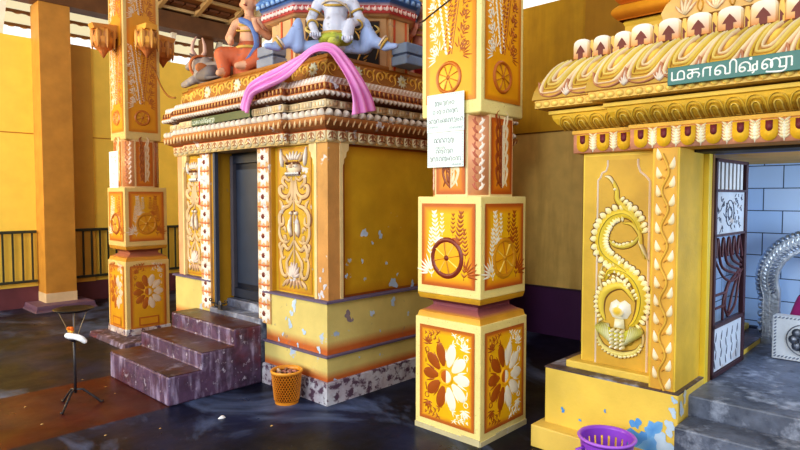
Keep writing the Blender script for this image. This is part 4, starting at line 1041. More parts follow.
def arch(mb, fr, x, d, i):
    for r, c, h in ((d * .46, (244, 204, 84), .010), (d * .30, (198, 150, 40), .007), (d * .18, (246, 214, 110), .010)):
        P = [(x - r, .0), (x - r, .46)] + [(x - r * math.cos(PI * k / 8), .46 + .44 * (r / (d * .46)) * math.sin(PI * k / 8)) for k in range(1, 8)] + [(x + r, .46), (x + r, .0)]
        mb.stroke(fr, P, d * .13, h, c, taper='none', seg=2, edge=(176, 128, 34))
    mb.stroke(fr, [(x, .05), (x, .45)], d * .12, .006, (206, 160, 50))
rdeco('moulding_arch_pattern', t, .07, 0, arch, .092, prof=ov)
t = rt('bead_strip', [(.15, 2.085, (206, 160, 66)), (.185, 2.09, (232, 190, 96)), (.185, 2.135, (236, 196, 104)), (.195, 2.14, (206, 140, 90)), (.10, 2.145, (150, 90, 50))])
def bead(mb, fr, x, d, i): mb.disc(fr, x, .024, d * .44, .014, (250, 220, 120), coledge=(226, 172, 80), n=12, ry=.019)
rdeco('bead_pattern', t, .186, 2.088, bead, .052)
kp = [(.20, 2.14), (.19, 2.19), (.165, 2.245), (.13, 2.295), (.09, 2.335), (.04, 2.365)]
t = rt('petal_cornice', [(.19, 2.136, (196, 130, 86))] + [(a, z, (200, 160, 70)) for a, z in kp] + [(-.10, 2.37, (120, 80, 60))])
PKW, YO, BRO = (244, 224, 178), (226, 190, 62), (150, 96, 50)
def swirl(mb, fr, x, d, i):
    k = d * .40                                     # everything leans along the run
    def Q(a, b): return (x + a * d + k * (b - .3) * 1.6, b)
    def ST(p, w, h, c, e=None, tp='none'): mb.stroke(fr, [Q(*q) for q in p], w * d, h, c, taper=tp, edge=e or BRO, seg=4)
    U = lambda r, top, bot: [(-r, top), (-r * .98, (top + bot) / 2 + .08), (-r * .72, bot + .06), (0, bot), (r * .72, bot + .06), (r * .98, (top + bot) / 2 + .08), (r, top)]
    ST(U(.47, 1.0, .14), .15, .020, PKW, (206, 150, 120)); ST(U(.38, 1.0, .22), .10, .020, YO); ST(U(.29, 1.0, .30), .11, .026, (240, 214, 120), (190, 140, 60))
    ST(U(.19, 1.0, .38), .10, .024, PKW, (176, 110, 70)); ST([(.0, 1.0), (0, .7), (.02, .48)], .12, .022, (222, 190, 70), None, 'end')
    mb.dome(fr, [Q(a, b) for a, b in ((-.12, .72), (-.10, .5), (0, .42), (.10, .5), (.12, .72), (0, .84))], .004, .022, (236, 200, 90), (200, 140, 60))
    # palmette in the dip between two petals and the wavy lower lip
    for q in range(5):
        a = PI / 2 + (q - 2) * .42; L = .34 if q == 2 else .27
        mb.stroke(fr, [(x + d * .5, .02), (x + d * .5 + math.cos(a) * d * .16, .02 + math.sin(a) * L * .6), (x + d * .5 + math.cos(a) * d * .26, .02 + math.sin(a) * L)], d * .10, .022, (250, 240, 220), taper='leaf', edge=(200, 130, 100))
    mb.stroke(fr, [(x - d * .5, .38), (x - d * .36, .12), (x, .03), (x + d * .36, .12), (x + d * .5, .38)], d * .09, .024, (214, 150, 110), taper='none', edge=(150, 84, 56))
rdeco('cornice_petal_pattern', t, .16, 0, swirl, .185, prof=kp)
# row of little round-headed niches along the top
t = rt('niche_plinth', [(.03, 2.36, (130, 84, 60)), (.03, 2.385, (150, 96, 60)), (-.16, 2.39, (120, 84, 60))])
NI = []
def niche(mb, fr, x, d, i):
    w = d * .405; H = .120
    top = [(x - w * math.cos(PI * k / 8) ** 1 if 0 else x - w * math.cos(PI * k / 8), H * .68 + H * .32 * math.sin(PI * k / 8) ** .7) for k in range(9)]
    pts = [(x - w, 0)] + top + [(x + w, 0)]; n = len(pts)
    cs = [(214, 140, 74)] + [mixc((240, 196, 110), (252, 248, 238), min(1, max(0, (p[1] - H * .45) / (H * .45)))) for p in top] + [(214, 140, 74)]
    vs = [fr.p(p[0], p[1], -.07) for p in pts] + [fr.p(p[0], p[1], .0) for p in pts] + [fr.p(x + (p[0] - x) * .86, p[1] * .95 + .002, .014) for p in pts]
    fs = [(k, (k + 1) % n, n + (k + 1) % n, n + k) for k in range(n)] + [(n + k, n + (k + 1) % n, 2 * n + (k + 1) % n, 2 * n + k) for k in range(n)] + [tuple(range(2 * n, 3 * n))]
    mb.add(vs, fs, cs * 3)
    mb.poly(fr, [(x - w * .28, .0), (x + w * .28, .0), (x + w * .28, .034), (x + w * .56, .034), (x + w * .34, .056), (x, .080), (x - w * .34, .056), (x - w * .56, .034), (x - w * .28, .034)], .012, .0165, (120, 56, 44))
def half(mb, fr, x, d, i):
    x += d * .5; w = d * .085; H = .105
    pts = [(x - w, 0), (x - w, H * .7), (x - w * .6, H), (x + w * .6, H), (x + w, H * .7), (x + w, 0)]
    mb.poly(fr, pts, -.07, -.004, (244, 200, 104), (226, 160, 84)); mb.poly(fr, [(x - w * .6, .0), (x + w * .2, .0), (x + w * .2, .03), (x + w * .7, .034), (x - w * .6, .06)], -.004, .0, (120, 56, 44))
for fr, L in edge_frames(RP, .026, (3, 5), 2.384):
    xs, d = row(L, .150)
    for i, x in enumerate(xs):
        mb = MB(); niche(mb, fr, x, d, i); half(mb, fr, x, d, i); mb.build('niche', 'paint', t)
# drum of orange tori above, and a carved lotus tier on the centre bay
TW = [(3.70, mir(1.60)), (5.3, mir(1.60)), (5.3, 1.60), (3.70, 1.60)]
mb = MB(); mb.sweep(TW, [(-.03, 2.37, (206, 150, 50)), (-.03, 2.62, (236, 190, 66)), (-.02, 2.64, (240, 196, 70)), (-.03, 2.655, (150, 90, 30))]); mb.build('upper_tier', 'paint', rs)
def torus(z0, z1, o0, bul, ca, cb):
    mb = MB(); mb.sweep(TW, [(o0, z0, (150, 76, 26))] + [(o0 + bul * math.sin(PI * k / 10), z0 + (z1 - z0) * k / 10, mixc(ca, cb, k / 10)) for k in range(11)]); mb.build('torus_tier', 'paint', rs, smooth=True)
torus(2.655, 2.75, .0, .035, (222, 128, 36), (250, 188, 50)); torus(2.755, 2.845, -.01, .035, (206, 112, 40), (248, 184, 56)); torus(2.85, 2.95, -.02, .035, (222, 128, 36), (250, 188, 50))
mb = MB(); mb.sweep(TW, [(-.06, 2.95, (232, 176, 60)), (-.12, 3.4, (224, 176, 64)), (-.4, 3.8, (206, 130, 60))]); mb.build('upper_tier', 'paint', rs)
OR3 = (232, 140, 30)
CB_ = [(3.50, mir(1.20)), (3.9, mir(1.20)), (3.9, 1.20), (3.50, 1.20)]
lp = [(.04, 2.53), (.05, 2.57), (.03, 2.62), (.0, 2.66)]
mb = MB(); mb.sweep(CB_, [(0, 2.37, (206, 150, 70)), (.0, 2.52, (226, 170, 90))] + [(a, z, (232, 190, 120)) for a, z in lp] + [(-.05, 2.67, (226, 160, 90)), (-.05, 3.1, (226, 170, 80))]); t = mb.build('centre_bay_tier', 'paint', rs)
mb = MB()
for fr, L in edge_frames(CB_, 0, (3,), 0) + edge_frames(CB_, 0, (2,), 0):
    f = CFr((fr.o.x, fr.o.y, 0), fr.u, fr.n, lp); xs, d = row(L, .15)
    for i, x in enumerate(xs):
        for q in range(5):
            a = PI / 2 + (q - 2) * .5; mb.stroke(f, [(x, .08), (x + math.cos(a) * d * .25, .08 + math.sin(a) * .5), (x + math.cos(a) * d * .42, .08 + math.sin(a) * .85)], d * .17, .016, (246, 230, 190), taper='leaf', edge=(190, 110, 60))
        mb.stroke(f, [(x + d * .5, .9), (x + d * .40, .4), (x + d * .5, .1), (x + d * .58, .4), (x + d * .5, .6)], d * .07, .012, (206, 150, 60), taper='none')
mb.build('lotus_pattern', 'paint', t, smooth=True)

# ---- Tamil lettering for the boards: strokes in a unit em
def arc(cx, cy, rx, ry, a0, a1, n=8): return [(cx + rx * math.cos(math.radians(a0 + (a1 - a0) * i / n)), cy + ry * math.sin(math.radians(a0 + (a1 - a0) * i / n))) for i in range(n + 1)]
VA = [arc(.24, .26, .20, .24, 90, 450, 12), [(.05, .3)] + arc(.42, .48, .38, .52, 170, 20, 8) + [(.78, .4), (.78, 0)]]
TAM = [
    (1.25, [[(.06, 1), (.06, 0)], [(.06, .03), (1.05, .03)], [(.52, 0), (.52, .55)] + arc(.78, .62, .26, .38, 170, 10, 6) + [(1.04, .5), (1.04, 0)]]),           # ma
    (1.15, [[(.05, .97), (.95, .97)], [(.42, .97), (.42, .1)], [(.42, .58), (.2, .56), (.06, .34), (.14, .06), (.34, .06), (.42, .26)], [(.42, .58), (.7, .62), (.92, .5), (.96, .28), (.84, .02)]]),   # ka
    (.95, [[(.10, 0), (.10, .75)] + arc(.28, .75, .18, .22, 180, 90, 4) + [(.75, .97)], [(.62, .97), (.62, 0)]]),                                                # aa sign
    (1.75, VA + [[(.78, .03), (1.12, .03)], [(1.12, 0), (1.12, .95)], [(1.12, .9)] + arc(1.34, 1.05, .23, .40, 180, 0, 8) + [(1.57, .9), (1.57, 0)]]),            # vi
    (1.55, VA + [[(.6, .03), (1.25, .03)], [(1.25, 0), (1.25, 1)], [(1.25, .62), (1.02, .62), (.95, .3), (1.05, -.1), (.92, -.28)], arc(.82, 1.30, .06, .07, 0, 360, 8)]),   # sh with dot
    (2.3, [arc(.22, .26, .18, .24, 90, 450, 12), [(.04, .3)] + arc(.38, .5, .33, .48, 170, 15, 8) + [(.72, .3), (.66, .02)], [(.66, .02), (.62, .4)] + arc(.92, .55, .29, .43, 170, 12, 8) + [(1.22, .3), (1.16, .02)],
           [(1.16, .03), (1.62, .03)], [(1.62, .97), (1.62, -.05), (1.5, -.34), (1.2, -.42), (.6, -.36), (.3, -.3)], [(1.18, .97), (1.98, .97)], [(1.98, .97), (1.98, 0)]]),   # nnu
]
def write(mb, fr, w, h, thick, hgt, col, glyphs=TAM, slant=0):
    tot = sum(g[0] for g in glyphs); x = 0; sx = w / tot
    for adv, strokes in glyphs:
        for st_ in strokes:
            mb.stroke(fr, [((x + p[0]) * sx, p[1] * h) for p in st_], thick, hgt, col, taper='none', seg=3)
        x += adv
BX = 3.36 - .21
mb = MB(); mb.box(BX - .012, BX + .008, .40, 1.098, 2.112, 2.200, (30, 104, 96)); o = mb.build('name_board', 'gloss', mesh_org=(BX, .75, 2.112), bevel=.002)
tag(o, 'teal green name board with white Tamil lettering on the petal cornice', 'sign')
mb = MB(); write(mb, Fr((BX - .0125, 1.080, 2.134), (0, -1, 0), (0, 0, 1), (-1, 0, 0)), .535, .043, .0088, .002, (250, 250, 246)); mb.build('lettering', 'paint', o)
mb = MB(); write(mb, Fr((2.6995, 5.17, 2.214), (0, -1, 0), (0, 0, 1), (-1, 0, 0)), .40, .030, .008, .0015, (206, 214, 200)); mb.build('lettering', 'paint', SB)

# ---- open gate leaf, hinged on the left jamb and swung inwards
gt = thing('metal_gate', (3.83, 1.07, .45), 'dark maroon metal gate leaf standing open inside the doorway', 'gate')
GM, GB = (74, 44, 52), (92, 52, 58)
gx0, gx1, gy = 3.835, 4.47, 1.062
G = Fr((gx0, gy, .455), (1, -.03, 0), (0, 0, 1), (-.03, -1, 0)); GW, GH = gx1 - gx0, 1.325
mb = MB()
for a0, a1, b0, b1 in ((0, .03, 0, GH), (GW - .045, GW, 0, GH), (0, GW, 0, .025), (0, GW, GH - .02, GH), (0, GW, .30, .325), (0, GW, GH - .20, GH - .185), (0, GW, GH - .47, GH - .455)):
    mb.fbox(G, a0, a1, b0, b1, -.014, .014, GM)
mb.build('frame', 'metal', gt)
mb = MB(); mb.fbox(G, .03, GW - .045, .03, .30, -.004, .004, (216, 222, 236))
for k in range(5):
    x = .08 + k * .105
    for q in range(4): mb.petal(G.off(0, 0, .004), x, .045 + q * .055, PI / 2 + .3 * (-1) ** q, .06, .022, .004, (96, 100, 116))
mb.build('lower_sheet', 'worn', gt)
mb = MB(); mb.fbox(G, .03, GW - .045, GH - .455, GH - .20, -.004, .004, (206, 214, 228))
rr = random.Random(5)
for k in range(46):
    x, y = .06 + rr.random() * (GW - .16), GH - .435 + rr.random() * .21
    mb.stroke(G, [(x, y), (x + rr.uniform(-.03, .03), y + .02), (x + rr.uniform(-.03, .03), y + rr.uniform(-.03, .03))], .010, .007, (74, 82, 104), taper='none')
mb.ring(G, GW * .46, GH - .33, .08, .012, .009, (74, 82, 104), n=18); mb.ring(G, GW * .46, GH - .33, .04, .010, .009, (74, 82, 104), n=12)
mb.build('upper_sheet', 'worn', gt)
for k in range(7):
    x = .065 + k * (GW - .13) / 6.6; mb = MB(); mb.fbox(G, x - .022, x + .022, GH - .19, GH - .02, -.005, .005, (228, 232, 238)); mb.build('top_bar', 'metal', gt)
for k in range(5):                                    # long drooping curved bars, crossing into a leaf below
    x = .09 + k * .105; mb = MB(); bot = .40 + .05 * abs(k - 2)
    e = 1 - k / 5
    P = [(x - .02, GH - .60), (x - .012, GH - .52), (x + .005, GH - .485), (x + .024, GH - .52), (x + .026, .80), (x + .05 + .05 * e, .66 + .02 * k), (GW - .05 - .03 * e, .585 + .03 * k)]
    pts = cat(P, 5); mb.tube([G.p(p.x, p.y, 0) for p in pts], .009, GB, 6); mb.build('curved_bar', 'metal', gt, smooth=True)
for pts in ([(.03, .72), (.20, .60), (.40, .56), (GW - .05, .62)], [(.03, .50), (.25, .50)], [(.03, .42), (.22, .42)], [(.30, .34), (.24, .42), (.30, .54), (.52, .62)], [(.30, .34), (.44, .40), (.50, .52), (.54, .62)], [(.31, .36), (.40, .50), (.53, .61)], [(.20, .33), (.21, .46), (.30, .56)]):
    mb = MB(); mb.tube([G.p(p.x, p.y, .004) for p in cat(pts, 6)], .008, GB, 6); mb.build('scroll_bar', 'metal', gt, smooth=True)

# ---- silver arch, small draped idol and embossed box inside the shrine
ar = thing('silver_arch', (5.18, .74, .45), 'embossed silver horseshoe arch against the blue tiles', 'arch')
SV = (186, 194, 208); fa = Fr((5.18, .74, .93), (0, -1, 0), (0, 0, 1), (-1, 0, 0))
def horseshoe(r, down, n=24): return [(-r * .93, -down)] + [(r * math.cos(PI + .35 - (PI + .70) * i / n) * 1, r * math.sin(PI + .35 - (PI + .70) * i / n)) for i in range(n + 1)] + [(r * .93, -down)]
def band(mb, r0, r1, c0, c1, col, down):
    a, b = horseshoe(r0, down), horseshoe(r1, down); n = len(a)
    vs = [fa.p(*p, c0) for p in a] + [fa.p(*p, c0) for p in b] + [fa.p(*p, c1) for p in a] + [fa.p(*p, c1) for p in b]; fs = []
    for i in range(n - 1):
        fs += [(2 * n + i, 2 * n + i + 1, 3 * n + i + 1, 3 * n + i), (i, n + i, n + i + 1, i + 1), (i, i + 1, 2 * n + i + 1, 2 * n + i), (n + i, 3 * n + i, 3 * n + i + 1, n + i + 1)]
    fs += [(0, 2 * n, 3 * n, n), (n - 1, 2 * n - 1, 4 * n - 1, 3 * n - 1)]; mb.add(vs, fs, col)
mb = MB(); band(mb, .235, .355, -.03, .03, SV, .44); mb.build('arch_band', 'silver', ar)
mb = MB()
for r, w_, h_ in ((.24, .022, .05), (.30, .016, .042), (.345, .018, .046)): mb.stroke(fa, horseshoe(r, .44), w_, h_, (206, 212, 222), taper='none', seg=1)
for i in range(40):
    a = PI + .35 - (PI + .70) * (i + .5) / 40
    mb.disc(fa, .365 * math.cos(a), .365 * math.sin(a), .026, .04, (176, 186, 202), n=8); mb.petal(fa.off(0, 0, .03), .255 * math.cos(a), .255 * math.sin(a), a + .5, .05, .022, .016, (150, 158, 176)); mb.petal(fa.off(0, 0, .03), .312 * math.cos(a), .312 * math.sin(a), a - .9, .045, .018, .014, (220, 226, 234))
for s in (-1, 1):
    for k in range(5): mb.disc(fa, s * .34, -.15 - k * .06, .028, .045, (176, 186, 202), n=8)
mb.build('embossed_scrollwork_trim', 'silver', ar, smooth=True)
mb = MB(); mb.box(5.10, 5.26, .36, 1.12, .45, .49, (150, 158, 172)); mb.build('arch_base', 'silver', ar)

bx = thing('embossed_box', (4.80, .70, .45), 'white and silver embossed box with a flower rosette on the shrine floor', 'box')
mb = MB(); mb.box(4.66, 4.78, .53, .905, .453, .745, (214, 218, 226)); mb.build('case', 'worn', bx, bevel=.006)
fb = Fr((4.659, .905, .453), (0, -1, 0), (0, 0, 1), (-1, 0, 0)); mb = MB()
for i in range(17):
    x = .012 + i * .022
    for y in (.014, .278): mb.petal(fb, x, y, .7, .022, .010, .006, (150, 156, 170))
for i in range(12):
    y = .03 + i * .022
    for x in (.012, .362): mb.petal(fb, x, y, .9, .022, .010, .006, (150, 156, 170))
mb.build('rope_edge_trim', 'silver', bx)
mb = MB()
for i in range(8):
    a = i * PI / 4; mb.dome(fb, [(.188 + .062 * math.cos(a) + .030 * math.cos(t), .146 + .062 * math.sin(a) + .030 * math.sin(t)) for t in [k * PI / 5 for k in range(10)]], 0, .012, (150, 156, 172), (110, 116, 132)); mb.ring(fb, .188 + .062 * math.cos(a), .146 + .062 * math.sin(a), .028, .008, .014, (90, 96, 112), n=12)
mb.ring(fb, .188, .146, .030, .012, .014, (120, 126, 142), n=14); mb.disc(fb, .188, .146, .024, .016, (196, 200, 210), n=10); mb.ring(fb, .188, .146, .105, .008, .007, (140, 146, 160), n=26)
mb.build('rosette', 'silver', bx, smooth=True)

idl = thing('draped_idol', (4.95, .735, .45), 'small idol wrapped in magenta cloth in front of the silver arch', 'statue')
mb = MB(); mb.lathe((4.95, .735, .45), [(.13, 0, (120, 126, 140)), (.14, .03, (150, 156, 170)), (.12, .06, (150, 156, 170)), (.11, .26, (130, 136, 150))], 16); mb.build('pedestal', 'silver', idl, smooth=True)
K_ = (44, 40, 46)
blob('idol_body', [((4.95, .735, .72), (4.95, .735, .86), .075, .06, K_), ((4.95, .735, .92), (4.95, .735, .92), .05, .05, K_), ((4.95, .735, .97), (4.95, .735, 1.02), .045, .02, (190, 170, 90)), ((4.905, .735, .92), (4.895, .735, .915), .012, .010, K_),
                   ((4.95, .795, .84), (4.91, .815, .76), .022, .018, K_), ((4.95, .675, .84), (4.91, .655, .76), .022, .018, K_)], .009, idl)
mb = MB(); n = 40; vs, fs = [], []
for j in range(9):
    t = j / 8
    for i in range(n):
        a = 2 * PI * i / n; r = (.07 + .07 * t ** .8) * (1 + .09 * math.sin(9 * a + 2 * t) * t); vs.append((4.95 + r * math.cos(a), 0.735 + r * math.sin(a), .86 - .22 * t - .02 * math.sin(5 * a) * t))
for j in range(8):
    for i in range(n): k = (i + 1) % n; fs.append((j * n + i, j * n + k, (j + 1) * n + k, (j + 1) * n + i))
mb.add(vs, fs, (176, 40, 118)); mb.build('magenta_wrap', 'cloth', idl, smooth=True)
# ================================================================== STATUES ON THE CORNER SHRINE
RT, TW_ = V((.686, -.728, 0)), V((-.728, -.686, 0))
def L3(o, r, f, z): return V(o) + RT * r + TW_ * f + V((0, 0, z))
BW, BL, JW = (206, 208, 226), (158, 176, 218), (196, 160, 80)
o = (2.955, 3.445, 2.632); O = V(o)
ds = thing('seated_statue', (2.955, 3.445, 2.632), 'pale blue-white seated deity statue at the shrine corner, in a yellow-green loincloth', 'statue')
P = lambda r, f, z: L3(o, r, f, z)
pr = [(P(0, -.02, .10), P(0, 0, .17), .10, .098, BW), (P(0, .03, .17), P(0, .03, .19), .098, .095, BW), (P(0, 0, .24), P(0, -.01, .33), .085, .095, BW), (P(-.10, 0, .365), P(.10, 0, .365), .05, .05, BW),
      (P(0, 0, .38), P(0, 0, .46), .042, .04, BW), (P(0, .015, .53), P(0, .02, .55), .068, .066, BW),
      (P(0, .085, .535), P(0, .09, .525), .014, .012, BW),                                       # nose
      (P(-.07, 0, .54), P(-.075, 0, .525), .018, .014, BW), (P(.07, 0, .54), P(.075, 0, .525), .018, .014, BW),   # ears
      (P(-.135, 0, .355), P(-.185, .02, .235), .042, .036, BW), (P(-.185, .02, .235), P(-.145, .085, .13), .036, .028, BW), (P(-.145, .09, .12), P(-.135, .10, .10), .036, .032, BW),
      (P(.135, 0, .355), P(.185, .02, .235), .042, .036, BW), (P(.185, .02, .235), P(.115, .09, .19), .036, .034, BW), (P(.115, .09, .19), P(.095, .11, .10), .040, .046, BW), (P(.095, .12, .08), P(.10, .14, .065), .04, .03, BW)]
for s, kx, fx in ((-1, .285, .455), (1, .225, .40)):                                               # thighs out to raised knees, shins out to the feet
    pr += [(P(s * .06, -.04, .06), P(s * (kx - .03), -.04, .045), .055, .05, BL), (P(s * (kx + .0), -.01, .05), P(s * kx, .0, .20), .056, .040, BL), (P(s * kx, .0, .215), P(s * (kx - .005), .0, .235), .034, .024, BL), (P(s * kx, .0, .20), P(s * (kx + .05), .01, .09), .036, .050, BL),
           (P(s * (kx + .05), .01, .08), P(s * (fx - .02), .03, .045), .048, .036, BL), (P(s * (fx - .03), .03, .035), P(s * (fx + .05), .08, .03), .034, .022, BL)]
blob('body', pr, .009, ds)
for s, hx, hf, hz in ((-1, -.135, .115, .10), (1, .10, .14, .07)):
    for k in range(5):
        a = (k - 2) * .016; mb = MB(); mb.tube([P(hx + a, hf, hz + .015), P(hx + a * 1.1, hf + .02, hz + .004), P(hx + a * 1.1, hf + .015, hz - .016)], .0075, BW, 6); mb.build('finger', 'stonepaint', ds, smooth=True)
mb = MB()                                                                                         # loincloth, belt, necklaces, bangles and anklets
mb.sphere(P(0, .03, .085), (.135, .125, .05), (176, 184, 70)); mb.sphere(P(0, .10, .075), (.06, .05, .055), (206, 206, 96)); mb.build('loincloth', 'stonepaint', ds, smooth=True)
def hoop(nm, par, c, r, t, col, nrm=V((0, 0, 1)), n=18, sq=1):
    mb = MB(); nrm = nrm.normalized(); u = nrm.orthogonal().normalized(); w = nrm.cross(u)
    mb.tube([c + u * (r * math.cos(2 * PI * i / n)) + w * (r * sq * math.sin(2 * PI * i / n)) for i in range(n)], t, col, 6, closed=True); mb.build(nm, 'stonepaint', par, smooth=True)
def bead_(nm, par, c, r, col): mb = MB(); mb.sphere(c, r, col, 8, 6); mb.build(nm, 'stonepaint', par, smooth=True)
for r, z, f in ((.062, .385, .0), (.085, .35, .012)): hoop('necklace', ds, P(0, f, z), r, .009, JW, V((0, 0, 1)) + TW_ * .35)
hoop('chest_cord', ds, P(0, 0, .30), .115, .007, (206, 190, 170), V((.3, .1, .55))); hoop('belt', ds, P(0, 0, .125), .115, .012, JW)
for s, kx, fx in ((-1, .285, .455), (1, .225, .40)):
    hoop('anklet', ds, P(s * (fx - .035), .03, .06), .042, .011, JW, RT * s * .7 + V((0, 0, -.5))); hoop('anklet', ds, P(s * (fx - .05), .025, .075), .048, .008, (214, 196, 180), RT * s * .7 + V((0, 0, -.5)))
for s in (-1, 1):
    hoop('armlet', ds, P(s * .16, .01, .30), .044, .008, JW, RT * s * .35 + V((0, 0, -.9))); hoop('bangle', ds, P(s * .165, .055, .19), .037, .008, JW, TW_ * .7 + V((0, 0, -.6)))
    bead_('eye', ds, P(s * .026, .077, .555), (.010, .010, .007), (40, 34, 40))
bead_('mouth', ds, P(0, .083, .505), (.02, .008, .006), (176, 84, 84))
mb = MB(); c0 = P(0, 0, .58)
mb.lathe(c0, [(.075, 0, JW), (.08, .02, (220, 190, 100)), (.065, .04, JW), (.068, .07, (190, 70, 60)), (.045, .10, JW), (.048, .13, (220, 190, 100)), (.02, .17, JW), (.006, .20, JW)], 16); mb.build('crown', 'stonepaint', ds, smooth=True)
mb = MB(); mb.disc(Fr(P(0, .102, .19), RT, (0, 0, 1), TW_), 0, -.03, .012, .006, (120, 110, 120), n=8); mb.build('navel', 'stonepaint', ds)

def robed(name, o, label, robe, skin, sash, lean, face, S=1.0):
    """a seated crowned statue in a robe: o is the base centre, face turns it"""
    t = thing(name, o, label, 'statue')
    c, s_ = math.cos(face), math.sin(face); R_, F_ = V((c, s_, 0)), V((s_, -c, 0))
    Q = lambda r, f, z: V(o) + (R_ * r + F_ * f + V((0, 0, z))) * S
    def sc_(L): return [(a, b, q * S, w * S, c_) for a, b, q, w, c_ in L]
    pr = [(Q(0, 0, .20), Q(0, 0, .36), .10, .085, skin), (Q(0, 0, .36), Q(0, 0, .44), .085, .08, skin), (Q(-.09, 0, .46), Q(.09, 0, .46), .048, .048, skin), (Q(0, 0, .47), Q(0, .01, .55), .042, .04, skin),
          (Q(0, .02, .61), Q(0, .025, .635), .066, .064, skin), (Q(0, .085, .615), Q(0, .095, .60), .016, .013, skin), (Q(-.066, .02, .615), Q(-.07, .02, .60), .018, .014, skin), (Q(.066, .02, .615), Q(.07, .02, .60), .018, .014, skin)]
    for s in (-1, 1):
        pr += [(Q(s * .125, 0, .45), Q(s * .175, .03, .33), .04, .034, skin), (Q(s * .175, .03, .33), Q(s * .12, .12, .27 + .10 * (s * lean > 0)), .034, .026, skin), (Q(s * .12, .12, .27 + .10 * (s * lean > 0)), Q(s * .10, .15, .29 + .13 * (s * lean > 0)), .03, .022, skin)]
        for k in range(4): pr.append((Q(s * (.085 + .013 * k), .15, .29 + .13 * (s * lean > 0)), Q(s * (.085 + .013 * k), .165, .325 + .13 * (s * lean > 0)), .008, .006, skin))
    blob('body', sc_(pr), .010, t)
    pr = [(Q(0, 0, .10), Q(0, 0, .22), .14, .115, robe), (Q(0, 0, .16), Q(-.20, .10, .17), .10, .075, robe), (Q(0, 0, .16), Q(.20, .10, .15), .10, .075, robe), (Q(-.20, .10, .17), Q(-.16, .16, .02), .07, .05, robe), (Q(.20, .10, .15), Q(.05, .16, .07), .07, .05, robe),
          (Q(0, .04, .05), Q(0, .06, .03), .13, .12, robe), (Q(-.16, .16, .02), Q(-.18, .22, .0), .045, .03, skin), (Q(.05, .17, .07), Q(-.03, .20, .06), .04, .028, skin)]
    blob('robe', sc_(pr), .011, t)
    mb = MB()
    mb.stroke(Fr(Q(0, .0, 0), R_, V((0, 0, 1)), F_), [(-.02 * S, .08 * S), (.05 * S, .16 * S), (.10 * S, .26 * S), (.06 * S, .40 * S), (-.04 * S, .46 * S)], .05 * S, .145 * S, sash, taper='none', c0=.10 * S); mb.build('sash', 'stonepaint', t, smooth=True)
    for r, z, w in ((.06, .485, .010), (.085, .45, .010), (.105, .40, .008)):
        mb = MB(); mb.tube([Q(r * math.cos(2 * PI * i / 18), r * .8 * math.sin(2 * PI * i / 18) + .01, z + .03 * -math.sin(2 * PI * i / 18)) for i in range(18)], w * S, JW, 6, closed=True); mb.build('necklace', 'stonepaint', t, smooth=True)
    hoop('belt', t, Q(0, 0, .235), .118 * S, .013 * S, (214, 176, 90))
    for s in (-1, 1): bead_('eye', t, Q(s * .026, .084, .64), (.010 * S, .009 * S, .007 * S), (30, 26, 30))
    bead_('mouth', t, Q(0, .088, .582), (.02 * S, .008 * S, .006 * S), (160, 60, 60))
    mb = MB()
    mb.lathe(Q(0, .01, .675), [(r * S, z * S, c_) for r, z, c_ in [(.07, 0, JW), (.078, .02, (226, 196, 110)), (.06, .05, (186, 80, 60)), (.062, .08, JW), (.03, .14, (226, 196, 110)), (.006, .19, JW)]], 14)
    mb.build('crown', 'stonepaint', t, smooth=True)
    return t
robed('robed_statue', (3.03, 4.72, 2.632), 'seated crowned statue in orange robe with blue sash, nearest the doorway end', (206, 108, 70), (222, 168, 136), (110, 136, 196), 1, math.radians(-55), 1.06)
robed('robed_statue', (4.12, 3.62, 2.632), 'seated crowned statue in red robe, half hidden behind the near pillar', (186, 60, 56), (206, 150, 136), (176, 196, 190), -1, math.radians(-30), .98)

# blue stepped pedestals
for lab, c in (('grey-blue stepped pedestal beside the orange-robed statue', (2.99, 4.26)), ('blue stepped pedestal beside the red-robed statue', (3.70, 3.42))):
    t = thing('stepped_pedestal', (c[0], c[1], 2.632), lab, 'pedestal', None); x, y = c
    for k, (a, z0, z1) in enumerate(((.12, 2.633, 2.71), (.105, 2.71, 2.725), (.115, 2.725, 2.81))):
        mb = MB(); q = (126, 148, 186) if y < 4 else (140, 146, 164); mb.box(x - a, x + a, y - a, y + a, z0, z1, mixc(q, (60, 70, 100), .6 if k == 1 else 0)); mb.build(('lower_tier', 'neck', 'upper_tier')[k], 'stonepaint', t, bevel=.01)

# grey bull at the far end of the parapet
nb = thing('bull_statue', (2.98, 5.25, 2.632), 'grey reclining bull statue with raised horns at the far parapet end', 'statue')
GR, GD = (158, 146, 142), (118, 108, 108); b0 = V((2.98, 5.34, 2.632))
q = lambda a, w, z: b0 + V((w, a, z))                       # a: towards the head (+Y), w: inwards
pr = [(q(-.20, .02, .10), q(.12, .02, .12), .115, .12, GR), (q(.10, .02, .20), q(.13, .02, .24), .08, .06, GR), (q(.14, .0, .15), q(.24, .0, .26), .095, .07, GR), (q(.24, .0, .27), q(.36, -.01, .245), .062, .042, GR), (q(.36, -.01, .245), q(.40, -.01, .235), .042, .040, GR),
      (q(.20, .07, .30), q(.17, .12, .31), .022, .012, GR), (q(.20, -.07, .30), q(.17, -.12, .31), .022, .012, GR),
      (q(.16, -.09, .06), q(.32, -.11, .03), .045, .032, GR), (q(.32, -.11, .03), q(.20, -.12, .025), .032, .03, GR), (q(.16, .11, .06), q(.34, .12, .03), .045, .03, GR),
      (q(-.20, -.10, .08), q(-.05, -.13, .06), .075, .05, GD), (q(-.05, -.13, .06), q(-.20, -.15, .03), .04, .03, GD), (q(-.20, .12, .08), q(-.05, .14, .05), .07, .045, GD)]
blob('body', pr, .011, nb)
